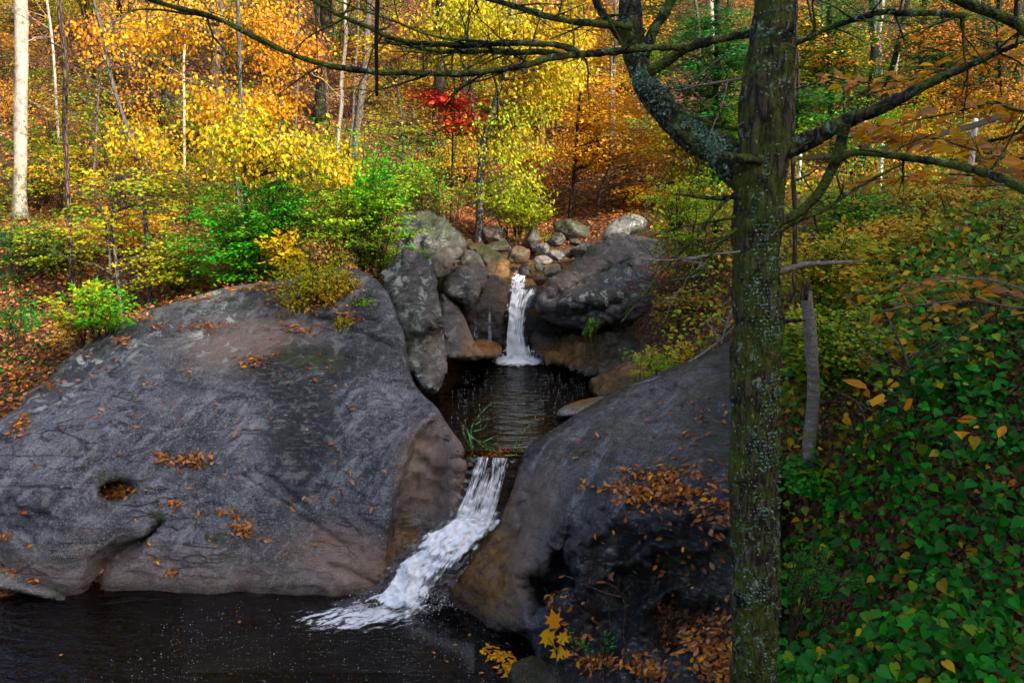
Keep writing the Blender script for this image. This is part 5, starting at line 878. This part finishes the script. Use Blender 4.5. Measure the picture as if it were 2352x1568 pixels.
# beech standing outside the right edge, its limbs and orange leaf sprays reaching in
bb_ = np.array([4.35, 4.6, ground(4.35, 4.6)[0]]); be = empty('beech_tree', bb_, 'beech just outside the right edge reaching in with a black limb and orange leaf sprays', 'tree')
g = Geo(); tp_ = wob(smooth_path([bb_ - [0, 0, .3], bb_ + [0, 0, 2], bb_ + [.1, 0, 5]], 40), .05); g.tube(tp_ - bb_, np.linspace(.16, .10, 40), 20, .08); o = g.build('trunk', M_GREYBARK); o.parent = be
def bsub(name, pts, w, y, leaves=0, size=.085, spread=.10, pal=dict(orange=1, gold=5, tan=5, yellow=6), mat=None, root=True, n=40):
    p = pic(pts, y); 
    if root: p = np.vstack([tp_[np.argmin(np.abs(tp_[:, 2] - p[0, 2] + .3))], p])
    q = wob(smooth_path(p, n), .02, 3); g = Geo(); g.tube(q - bb_, np.linspace(w[0], w[1], n) / 2 / F * np.mean(y), 8, .15); L = Geo()
    if leaves:
        v = n * (1 if root else 0) // 4; k = rng.integers(max(v, 6), n, leaves); tw = unit(np.gradient(q, axis=0))[k]; sd = np.cross(tw, [0, 0, 1.0]) * rng.choice([-1, 1], leaves)[:, None]
        pos = q[k] + sd * (spread * rng.random(leaves))[:, None] + rng.normal(0, .018, (leaves, 3)); pos[:, 2] -= rng.random(leaves) * .02
        v_ = pos - CAM; dp = v_[:, 1] * cp - v_[:, 2] * sp; X_ = CX + F * v_[:, 0] / dp; Y_ = CY - F * (v_[:, 1] * sp + v_[:, 2] * cp) / dp; gap = ((X_ - 1965) / 42) ** 2 + ((Y_ - 345) / 40) ** 2 < 1   # an open gap in the spray where the path shows through
        k, tw, sd, pos = k[~gap], tw[~gap], sd[~gap], pos[~gap]; leaves = len(k)
        for i in range(0, leaves, 3): g.tube(np.array([q[k[i]], (q[k[i]] + pos[i]) / 2, pos[i]]) - bb_, [.002, .0017, .0012], 3, cap=False)
        ax = tw * .6 + sd * .7 + rng.normal(0, .25, (leaves, 3)); ax[:, 2] -= .12; nor = np.array([0, -.25, 1.0]) + rng.normal(0, .38, (leaves, 3))
        L.leaves(pos - bb_, ax, nor, size * rng.uniform(.7, 1.2, leaves), T_OVAL, palette(pal, leaves))
    o = g.build('branch', mat or M_BRANCH); o.parent = be
    if leaves: o = L.build('leaves', M_DRY2, None, False); o.parent = be
M_DRY2 = leaf_material('beech_leaf', .5, .5, .25)
bsub('b', [(2420, 110), (2352, 70), (2290, 40), (2220, 15), (2170, -15)], (40, 22), 3.6)
bsub('b', [(2400, 85), (2330, 108), (2230, 140), (2150, 165), (2080, 186), (1990, 190), (1900, 176)], (14, 3), [4.2, 4.3, 4.6, 4.9, 5.1, 5.2, 5.3], 224, .085, .16)
bsub('b', [(2420, 300), (2330, 312), (2230, 330), (2130, 318), (2000, 320), (1900, 318), (1820, 330)], (13, 3), [4.2, 4.4, 4.6, 4.9, 5.1, 5.2, 5.3], 416, .09, .26)
bsub('b', [(2420, 250), (2350, 260), (2280, 235), (2180, 262), (2060, 284), (1960, 300)], (12, 3), [4.0, 4.1, 4.2, 4.5, 4.8, 5.0], 224, .09, .22)
bsub('b', [(2420, 380), (2330, 372), (2230, 345), (2150, 320)], (12, 3), [3.6, 3.8, 4.0, 4.3], 160, .09, .20)
bsub('b', [(2420, 400), (2330, 410), (2200, 402), (2080, 405), (1960, 420)], (10, 3), [4.2, 4.6, 5.0, 5.3, 5.5], 192, .085, .2)
bsub('b', [(2420, 690), (2340, 660), (2250, 640), (2150, 645), (2060, 660), (2000, 675)], (9, 3), [4.0, 4.2, 4.4, 4.5, 4.6, 4.7], 88, .09, .15, mat=M_TWIG)
bsub('b', [(2420, 720), (2330, 705), (2230, 690), (2130, 700), (2030, 712)], (8, 3), [3.9, 4.1, 4.3, 4.4, 4.5], 36, .085, .12, mat=M_TWIG)
bsub('b', [(2420, 960), (2340, 968), (2250, 962), (2180, 960), (2120, 950), (2060, 930), (2015, 905)], (6, 2), 3.0, 20, .095, .07, mat=M_STEM)

# hanging stick
a = pic([(868, -420), (869, -150), (868, 0), (866, 110), (866, 220)], 3.3); g = Geo(); q = wob(smooth_path(a, 50), .006, 5); g.tube(q - q[0], np.interp(np.linspace(0, 1, 50), [0, .8, 1], [.0098, .0085, .0072]), 12, .15)
o = g.build('hanging_stick', M_STICK); o.location = tuple(q[0]); setp(o, 'straight dark dead stick hanging down from above the picture at the upper left', 'stick')

# pale fallen branch and driftwood
def stick(name, label, lines, mat, cat, org):
    g = Geo()
    for p, w, y in lines: q = wob(smooth_path(pic(p, y), 40), .01, 4); g.tube(q - org, np.linspace(w[0], w[1], 40) / 2 / F * np.mean(y), 7, .2)
    o = g.build(name, mat); o.location = tuple(org); return setp(o, label, cat)
org = pic([(1560, 845)], 10.2)[0]
stick('fallen_branch', 'pale mossy fallen branch lying along the top edge of the broad dark boulder', [([(1700, 735), (1651, 784), (1590, 828), (1538, 858), (1451, 888)], (5, 8), [9.4, 9.5, 9.5, 9.5, 9.6]), ([(1690, 690), (1672, 740), (1655, 790)], (5, 5), 9.4), ([(1620, 735), (1640, 760), (1648, 785)], (4, 5), 9.4), ([(1672, 742), (1640, 728), (1615, 742)], (4, 2), 9.4)], M_TWIG, 'branch', org)
org = pic([(1100, 1040)], 9.0)[0]
stick('drift_branch', 'green lichen covered twiggy branch caught on the lip of the lower waterfall', [([(1072, 985), (1080, 1010), (1086, 1036)], (7, 5), 9.0), ([(1062, 975), (1066, 1000), (1084, 1030)], (5, 4), 9.0), ([(1088, 1036), (1082, 985), (1100, 955), (1125, 930), (1140, 924)], (4, 2), 9.1), ([(1080, 1000), (1110, 1025), (1135, 1040)], (5, 3), 9.0), ([(1082, 1005), (1115, 1018), (1145, 1020)], (4, 2), 9.0), ([(1100, 1020), (1125, 1008), (1143, 1000)], (3, 2), 9.0), ([(1112, 1020), (1130, 1030), (1150, 1045)], (3, 2), 8.98), ([(1092, 975), (1110, 965), (1125, 962)], (2.5, 1.5), 9.1), ([(1086, 990), (1110, 985), (1120, 972)], (2.5, 1.5), 9.1), ([(1150, 1048), (1172, 1045), (1198, 1046)], (3, 2), 8.96), ([(1174, 1045), (1190, 1010), (1222, 968)], (3, 1.5), 9.0), ([(1184, 1046), (1195, 1010), (1200, 990)], (2, 1), 9.0)], M_MOSSTWIG, 'branch', org)

# ------------------------------------------------------------------ fallen leaves
FL = dict(orange=3, rust=5, tan=4, brown=4, gold=1)
def leaf_pile(name, label, spots, rock_label=None, pal=FL, tpl=T_OVAL, size=.07, lift=.02, kind='stuff'):
    """spots: (X, Y, rx, ry, count) in picture units, dropped on a rock face or on the ground"""
    g = Geo()
    for X, Y, rx, ry, n in spots:
        u = rng.normal(0, .5, (n, 2)); q = np.c_[X + u[:, 0] * rx, Y + u[:, 1] * ry]
        if rock_label: pn = [on_rock(rock_label, a, b) for a, b in q]; pos = np.array([a for a, b in pn]); nor = np.array([b for a, b in pn])
        else: pos = np.array([on_ground(a, b) for a, b in q]); nor = np.tile([0, 0, 1.0], (n, 1))
        nor = nor * .7 + np.array([0, 0, .5]); pos = pos + unit(nor) * (rng.random((n, 1)) * lift * (1 + min(3, n / 40)) + .008)
        ax = np.cross(unit(nor), unit(rng.normal(size=(n, 3)))) + rng.normal(0, .25, (n, 3)); g.leaves(pos, ax, unit(nor) + rng.normal(0, .35, (n, 3)), size * rng.uniform(.6, 1.25, n), tpl, palette(pal, n))
    o = g.build(name, M_DRY, None, False); setp(o, label, None, None, kind); return o
sp_ = [(272, 1135, 42, 16, 170), (440, 1068, 40, 16, 130), (375, 1060, 20, 10, 40), (50, 980, 24, 24, 60), (112, 885, 26, 14, 40), (560, 1212, 26, 20, 60), (405, 1162, 22, 12, 26), (12, 1236, 14, 8, 20), (580, 834, 34, 16, 40), (285, 790, 20, 10, 26), (360, 755, 14, 8, 16), (475, 755, 60, 9, 70), (700, 700, 90, 24, 220), (620, 668, 110, 12, 160), (330, 735, 30, 8, 30), (800, 735, 40, 20, 40), (395, 1315, 22, 10, 18), (530, 1180, 26, 14, 14), (610, 1240, 16, 8, 10), (660, 1160, 20, 12, 8), (850, 1100, 60, 60, 5), (690, 760, 60, 14, 40), (425, 850, 8, 8, 2), (345, 890, 10, 8, 4), (450, 690, 60, 10, 60), (750, 860, 80, 30, 14)]
leaf_pile('fallen_leaves', 'brown and orange leaves scattered on the huge dome', sp_ + [(rng.uniform(60, 860), rng.uniform(780, 1320), 30, 20, 2) for _ in range(60)], BIG_L)
leaf_pile('fallen_leaves', 'orange leaves lying in the crease above the flat pale slab', [(50, 1312, 40, 10, 50), (100, 1338, 40, 10, 50), (10, 1292, 30, 10, 40), (150, 1352, 20, 6, 14)], 'flat pale grey slab lying at the edge of the lower pool in the left corner')
sp_ = [(1500, 1140, 70, 18, 190), (1420, 1130, 34, 22, 60), (1570, 1150, 70, 26, 130), (1450, 1088, 40, 10, 24), (1510, 1095, 30, 24, 40), (1340, 1120, 24, 10, 8), (1560, 1100, 60, 40, 40), (1640, 1150, 40, 90, 60), (1270, 1380, 40, 16, 60), (1330, 1450, 34, 16, 50), (1370, 1540, 44, 26, 130), (1590, 1480, 80, 24, 150), (1650, 1530, 50, 40, 190), (1500, 1550, 60, 20, 90), (1660, 1440, 24, 40, 60), (1700, 1560, 40, 40, 120), (1440, 1520, 60, 16, 40)]
leaf_pile('fallen_leaves', 'brown leaves drifted in the hollows of the broad dark boulder', sp_ + [(rng.uniform(1480, 1690), rng.uniform(900, 1460), 30, 30, 2) for _ in range(70)] + [(rng.uniform(1250, 1500), rng.uniform(930, 1300), 30, 30, 1) for _ in range(22)], BIG_R)
# floating leaves
g = Geo(); spots = [(1150, 1505, 26, 12, 50), (1180, 1530, 34, 16, 90), (1120, 1490, 20, 10, 14), (1210, 1550, 26, 14, 60)]
q = np.vstack([np.c_[X + rng.normal(0, .5, n) * rx, Y + rng.normal(0, .5, n) * ry] for X, Y, rx, ry, n in spots] + [np.array([(1040, 1480), (1000, 1500), (1075, 1460), (550, 1430), (140, 1505), (1030, 1520), (1100, 1545), (1160, 1475)], float)]); pos = PZ(q[:, 0], q[:, 1], .012); n = len(q)
g.leaves(pos, rng.normal(size=(n, 3)) * [1, 1, .05], np.array([0, 0, 1]) + rng.normal(0, .12, (n, 3)), .07 * rng.uniform(.6, 1.2, n), T_OVAL, palette(dict(gold=5, yellow=2, orange=4), n)); o = g.build('floating_leaves', M_DRY, None, False); setp(o, 'golden leaves floating on the lower pool', None, None, 'stuff')
q = np.c_[1135 + rng.normal(0, 32, 120), 1041 + rng.normal(0, 3.2, 120)]; pos = P(q[:, 0], q[:, 1], dY(q[:, 0], q[:, 1], 8.98 + rng.random(120) * .08)); g = Geo(); g.leaves(pos, rng.normal(size=(120, 3)), rng.normal(size=(120, 3)) + [0, 0, 1], .06, T_OVAL, palette(dict(orange=4, rust=4, brown=3), 120)); o = g.build('fallen_leaves', M_DRY, None, False); setp(o, 'soaked orange leaves caught on the lip of the lower waterfall', None, None, 'stuff')

def scatter_ground(n, y0, y1, cond, seed):
    r_ = np.random.default_rng(seed); y = np.sqrt(r_.uniform(y0 ** 2, y1 ** 2, n * 2)); X = r_.uniform(-80, 2440, n * 2); x = (X - CX) / F * y; m = cond(X, x, y); x, y = x[m][:n], y[m][:n]
    z = ground(x, y); e = .15; nx_ = -(ground(x + e, y) - z) / e; ny_ = -(ground(x, y + e) - z) / e; return np.c_[x, y, z], unit(np.c_[nx_, ny_, np.ones(len(x))])
def litter(name, n, y0, y1, cond, seed, size, pal, tpl, label, z0=.01, z1=.05):
    pos, nor = scatter_ground(n, y0, y1, cond, seed); n = len(pos); ok = pos[:, 2] > .05
    pos, nor = pos[ok], nor[ok]; n = len(pos); g = Geo(); g.leaves(pos + nor * rng.uniform(z0, z1, (n, 1)), np.cross(nor, unit(rng.normal(size=(n, 3)))) + rng.normal(0, .2, (n, 3)), nor + rng.normal(0, .4, (n, 3)), size * rng.uniform(.6, 1.25, n), tpl, palette(pal, n))
    o = g.build(name, M_DRY, None, False); setp(o, label, None, None, 'stuff')
dry_bank = lambda X, x, y: (np.abs(X - 1200) > 330) | (y > 19)
litter('leaf_litter', 30000, 9, 22, lambda X, x, y: dry_bank(X, x, y) & (X < 1500), 11, .085, dict(orange=2, rust=4, tan=4, brown=5, gold=.5), T_DIA, 'brown leaf litter on the left bank')
litter('leaf_litter', 60000, 22, 44, lambda X, x, y: X < 3000, 12, .12, dict(orange=3, gold=1, rust=3, tan=5, brown=4), T_DIA, 'sunlit orange leaf litter on the far slope')
litter('leaf_litter', 16000, 3.8, 20, lambda X, x, y: (X > 1600), 13, .075, dict(rust=2, brown=8, orange=.5, tan=.5, olive=1), T_OVAL, 'dull brown leaf litter on the right bank')
# heart leaved ground cover on the right bank
def cover(name, n, y0, y1, cond, seed, size, pal, tpl, label, hmax):
    pos, nor = scatter_ground(n, y0, y1, cond, seed); cl = fbm(pos * [1.6, 1.6, 0], 3); ok = cl + rng.normal(0, .14, len(cl)) > -.75; pos, nor = pos[ok], nor[ok]; n = len(pos)
    hgt = hmax * rng.random(n) * (.5 + sstep(-.2, .5, cl[ok])); top = pos + np.c_[rng.normal(0, .05, (n, 2)), hgt]; g = Geo(); ax = rng.normal(size=(n, 3)) * [1, 1, .3] + np.array([-.35, -.7, -.55]); nr = np.array([-.2, -.45, .8]) + rng.normal(0, .5, (n, 3))
    g.leaves(top, ax, nr, size * rng.uniform(.35, 1.4, n), tpl, palette(pal, n) * rng.uniform(.55, 1.1, (n, 1))); o = g.build(name, M_LEAF, None, False); setp(o, label, None, None, 'stuff')
rb = lambda X, x, y: (X > 1780) & (x > 1.45 + .14 * (y - 4))
cover('ground_cover', 7500, 3.9, 6.4, rb, 21, .068, dict(mid=5, green=3, dgreen=4, lime=.6, yellow=.25), T_HEART, 'heart shaped green leaves covering the near right bank', .34)
cover('ground_cover', 5200, 3.9, 7.5, rb, 31, .05, dict(mid=3, olive=3, dgreen=3, rust=1.2, lime=1, gold=.5), T_OVAL, 'small mixed leaves among the heart shaped ones on the near right bank', .26)
cover('ground_cover', 12000, 3.9, 8.5, rb, 32, .05, dict(olive=3, brown=4, dgreen=3, rust=2), T_NAR, 'thin brown and green fern leaflets low on the right bank', .18)
cover('ground_cover', 13000, 6, 10, lambda X, x, y: (X > 1790), 22, .060, dict(mid=2.5, green=2, dgreen=1.5, lime=3.5, yellow=2, olive=4, gold=1.5), T_HEART, 'green and yellow leaves covering the middle of the right bank', .42)
cover('ground_cover', 14000, 9.5, 20, lambda X, x, y: (X > 1500) & (x > 2.2), 23, .08, dict(lime=4, green=2, olive=3, gold=2, yellow=2), T_DIA, 'low yellow green plants below the railing', .5)
cover('ground_cover', 9000, 11, 22, lambda X, x, y: (X < 900) & (x < -1.5), 24, .07, dict(green=3, dgreen=3, lime=2, olive=2), T_DIA, 'low green plants on the left bank', .3)
cover('ground_cover', 22000, 22, 38, lambda X, x, y: X < 3000, 25, .10, dict(green=2, lime=3, olive=3, gold=2), T_DIA, 'scattered green seedlings on the far slope', .4)

# tall dried stem and maple seedling at the bottom edge
yb = 3.6; g = Geo(); b0 = base_at(1465, yb); org = b0
def stemline(p, w0, w1): q = wob(smooth_path(pic(p, yb), 40), .008, 5); g.tube(q - org, np.linspace(w0, w1, 40) / 2 / F * yb, 6, .15); return q
first = smooth_path(np.vstack([b0 - [0, 0, .1], pic([(1475, 1568), (1455, 1530), (1432, 1465), (1436, 1400), (1425, 1360), (1408, 1345), (1392, 1338)], yb)]), 60); g.tube(first - org, np.linspace(7, 4, 60) / 2 / F * yb, 8, .1)
stemline([(1424, 1370), (1370, 1352), (1320, 1330), (1298, 1322)], 4, 2.5); stemline([(1404, 1455), (1400, 1400), (1420, 1352), (1424, 1330)], 3.5, 2); stemline([(1424, 1370), (1440, 1355), (1452, 1340)], 3, 2)
root = empty('dried_plant', org, 'tall leafless brown stem with curled withered tips at the bottom edge', 'plant'); o = g.build('stem', M_STEM); o.parent = root
L = Geo(); pos = pic([(1392, 1336), (1385, 1332), (1398, 1330), (1296, 1322), (1352, 1340)], yb) - org; L.leaves(pos, rng.normal(size=(5, 3)) + [0, 0, 1], rng.normal(size=(5, 3)), np.array([.05, .05, .045, .035, .03]), T_OVAL, palette(dict(rust=2, brown=3), 5)); o = L.build('withered_leaf', M_DRY, None, False); o.parent = root
yb = 3.7; b0 = base_at(1300, yb); org = b0; g = Geo(); root = empty('maple_seedling', org, 'maple seedling with four large yellow lobed leaves at the bottom edge', 'plant')
hub = pic([(1278, 1500)], yb)[0]; g.tube(smooth_path(np.vstack([b0 - [0, 0, .1], (b0 + hub) / 2 + [.02, 0, 0], hub]), 20) - org, np.linspace(.005, .003, 20), 6)
for X, Y, s, an, cc in ((1258, 1462, .105, -60, 'yellow'), (1272, 1425, .10, 100, 'gold'), (1292, 1466, .075, 65, 'yellow'), (1282, 1497, .085, -140, 'yellow'), (1300, 1500, .05, -20, 'gold')):
    p = pic([(X, Y)], yb)[0]; g.tube(np.array([hub, (hub + p) / 2 + [0, 0, .01], p]) - org, [.002, .002, .0015], 4)
    L = Geo(); ax = np.array([[math.cos(math.radians(an)), .1, math.sin(math.radians(an))]]); L.leaves((p - org)[None] - ax * s * .4, ax, np.array([[.1, -1, .5]]), s, T_MAPLE, np.array([COL[cc]]) * .8); o = L.build('leaf', M_LEAF, None, False); o.parent = root
o = g.build('stem', M_STEM); o.parent = root
b0 = on_rock(BIG_R, 1260, 1385)[0]; g = Geo()
for k in range(9):
    a = rng.uniform(-1, 1); d = np.array([a * .16, rng.uniform(-.1, .05), rng.uniform(.08, .2)]); g.tube(np.array([[0, 0, -.02], d * .6 + [0, 0, .03], d]), [.003, .003, .001], 4)
o = g.build('grass_tuft', plain('grass_green', (.03, .22, .03))); o.location = tuple(b0); setp(o, 'small tuft of green grass in the black hollow of the broad boulder', 'grass')
bush('bush', 'thin bare red twigs with small green sprigs in the lower hollows', 1360, 1540, 6, [dict(c=(1360, 1470), r=(60, 50), n=8, k=10, s=.06, leaf=.03, pal=dict(green=3, mid=2), rd=.2)], base=base_at(1370, 6.1), spread=26, h=60, bare=26, twigs=.35)

# ------------------------------------------------------------------ railing and the walker
wood = plain('weathered_rail', (.20, .21, .17), .7); white = plain('white_post_paint', (.62, .64, .62), .5)
def post(parent, X, Y, y, top, r, org):
    b = base_at(X, y); t = P(np.array(X, float), np.array(top, float), dY(X, top, y)); b[:2] = t[:2]; b[2] = ground(t[0], t[1])[0] - .3; g = Geo(); n = 12
    pts = np.vstack([np.linspace(b, t - [0, 0, .06], 8), t - [0, 0, .03], t - [0, 0, .01], t]); g.tube(pts - org, [r] * 8 + [r * .9, r * .65, r * .2], 16); o = g.build('post', white); o.parent = parent; return t
org = base_at(2242, 15.0); rl = empty('railing', org, 'weathered railing with white posts along the path on the upper right', 'railing')
tops = [post(rl, X, None, y, top, .052, org) for X, y, top in ((2241, 15.0, 272), (2027, 18.2, 330), (1838, 21.5, 352), (2520, 12.4, 170))]
for dz in (.14,):
    for a, b in ((3, 0), (0, 1), (1, 2)):
        p, q = tops[a] - [0, 0, dz], tops[b] - [0, 0, dz]; g = Geo(); k = np.linspace(0, 1, 12)[:, None]; c = p * (1 - k) + q * k
        V = []; d = unit(q - p); s = np.cross(d, [0, 0, 1.0]) * .028
        for z_, sg in ((-.05, -1), (-.05, 1), (.05, 1), (.05, -1)): V.append(c + s * sg + [0, 0, z_])
        V = np.stack(V, 1).reshape(-1, 3) - s * 2.2 * np.sign(1); i = np.arange(11)[:, None] * 4; j = np.arange(4)[None]
        F_ = np.stack([i + j, i + (j + 1) % 4, i + 4 + (j + 1) % 4, i + 4 + j], -1).reshape(-1, 4); o = mkmesh('rail', V - org, [F_, np.array([[3, 2, 1, 0], [44, 45, 46, 47]])], wood, smooth=False); o.parent = rl

def skin_obj(name, nodes, edges, mat, parent, sub=2, rootk=0):
    me = bpy.data.meshes.new(name); me.from_pydata([n[:3] for n in nodes], edges, []); o = bpy.data.objects.new(name, me); C.objects.link(o)
    m = o.modifiers.new('skin', 'SKIN'); m.use_smooth_shade = True
    for k, n in enumerate(nodes): v = me.skin_vertices[0].data[k]; v.radius = n[3] if isinstance(n[3], tuple) else (n[3], n[3]); v.use_root = k == rootk
    o.modifiers.new('sub', 'SUBSURF').levels = sub; o.modifiers['sub'].render_levels = sub; me.materials.append(mat); o.parent = parent; return o
py_ = 20.0; pb = base_at(1963, py_); skin_m = plain('skin', (.46, .27, .19), .5); shirt_m = plain('blue_shirt', (.012, .030, .12), .8); jean_m = plain('blue_jeans', (.05, .10, .17), .8); hair_m = plain('brown_hair', (.04, .025, .015), .6); shoe_m = plain('dark_shoe', (.02, .02, .02), .6)
pe = empty('person', pb, 'person in a dark blue t-shirt and jeans walking behind the railing', 'person'); pe.rotation_euler = (0, 0, math.radians(-70))
# faces -Y before turning; mid-stride
N = [(0, 0, .95, (.15, .10)), (0, .0, 1.15, (.14, .095)), (0, 0, 1.36, (.17, .10)), (0, 0, 1.46, (.09, .07)), (0, -.01, 1.54, .055), (0, -.02, 1.62, (.075, .085)), (0, -.02, 1.72, (.075, .09)),
     (.19, 0, 1.42, .06), (.25, .05, 1.16, .046), (.27, .0, .93, .034), (.27, -.04, .84, .030), (-.19, 0, 1.42, .06), (-.25, -.02, 1.16, .046), (-.26, -.14, .95, .034), (-.26, -.19, .87, .030),
     (.10, 0, .88, .085), (.11, -.14, .50, .060), (.11, -.12, .12, .042), (.11, -.24, .05, .035), (-.10, 0, .88, .085), (-.11, .10, .50, .060), (-.11, .28, .16, .042), (-.11, .20, .05, .035)]
E = [(0, 1), (1, 2), (2, 3), (3, 4), (4, 5), (5, 6), (3, 7), (7, 8), (8, 9), (9, 10), (3, 11), (11, 12), (12, 13), (13, 14), (0, 15), (15, 16), (16, 17), (17, 18), (0, 19), (19, 20), (20, 21), (21, 22)]
body_nodes = list(N); 
for s, h in ((1, 10), (-1, 14)):
    hx, hy, hz, _r = N[h]
    for q, (fx, L) in enumerate(((-.022, .072), (-.007, .082), (.008, .078), (.022, .06))):
        k = len(body_nodes); body_nodes += [(hx, hy + fx, hz - .05, .011), (hx - s * .012, hy + fx - .01, hz - .05 - L * .6, .009), (hx - s * .03, hy + fx - .015, hz - .05 - L, .007)]; E += [(h, k), (k, k + 1), (k + 1, k + 2)]
    k = len(body_nodes); body_nodes += [(hx, hy - .035, hz - .02, .011), (hx - s * .01, hy - .05, hz - .06, .009)]; E += [(h, k), (k, k + 1)]
k = len(body_nodes); body_nodes += [(0, -.11, 1.655, .016), (.078, .0, 1.66, .018), (-.078, .0, 1.66, .018)]; E += [(5, k), (5, k + 1), (5, k + 2)]
skin_obj('body', body_nodes, E, skin_m, pe, 1)
skin_obj('shirt', [(0, 0, .90, (.175, .125)), (0, 0, 1.15, (.165, .118)), (0, 0, 1.36, (.19, .12)), (0, 0, 1.455, (.10, .085)), (.19, 0, 1.43, .08), (.235, .03, 1.25, .068), (-.19, 0, 1.43, .08), (-.235, -.01, 1.25, .068)], [(0, 1), (1, 2), (2, 3), (3, 4), (4, 5), (3, 6), (6, 7)], shirt_m, pe)
skin_obj('jeans', [(0, 0, .97, (.16, .11)), (.10, 0, .86, .10), (.11, -.14, .50, .078), (.11, -.12, .10, .066), (-.10, 0, .86, .10), (-.11, .10, .50, .078), (-.11, .28, .14, .066)], [(0, 1), (1, 2), (2, 3), (0, 4), (4, 5), (5, 6)], jean_m, pe)
skin_obj('hair', [(0, .01, 1.76, (.085, .098)), (0, .045, 1.66, (.082, .06)), (0, .05, 1.58, (.06, .04))], [(0, 1), (1, 2)], hair_m, pe)
for s, a in ((1, (.11, -.12, .05)), (-1, (-.11, .28, .06))): skin_obj('shoe', [(a[0], a[1] + .06, .045, .045), (a[0], a[1] - .05, .045, .048), (a[0], a[1] - .17, .035, .04)], [(0, 1), (1, 2)], shoe_m, pe)
for s in (1, -1): skin_obj('eye', [(s * .032, -.098, 1.685, .010), (s * .034, -.1, 1.687, .009)], [(0, 1)], plain('eye_dark', (.03, .02, .02), .2), pe, 1)
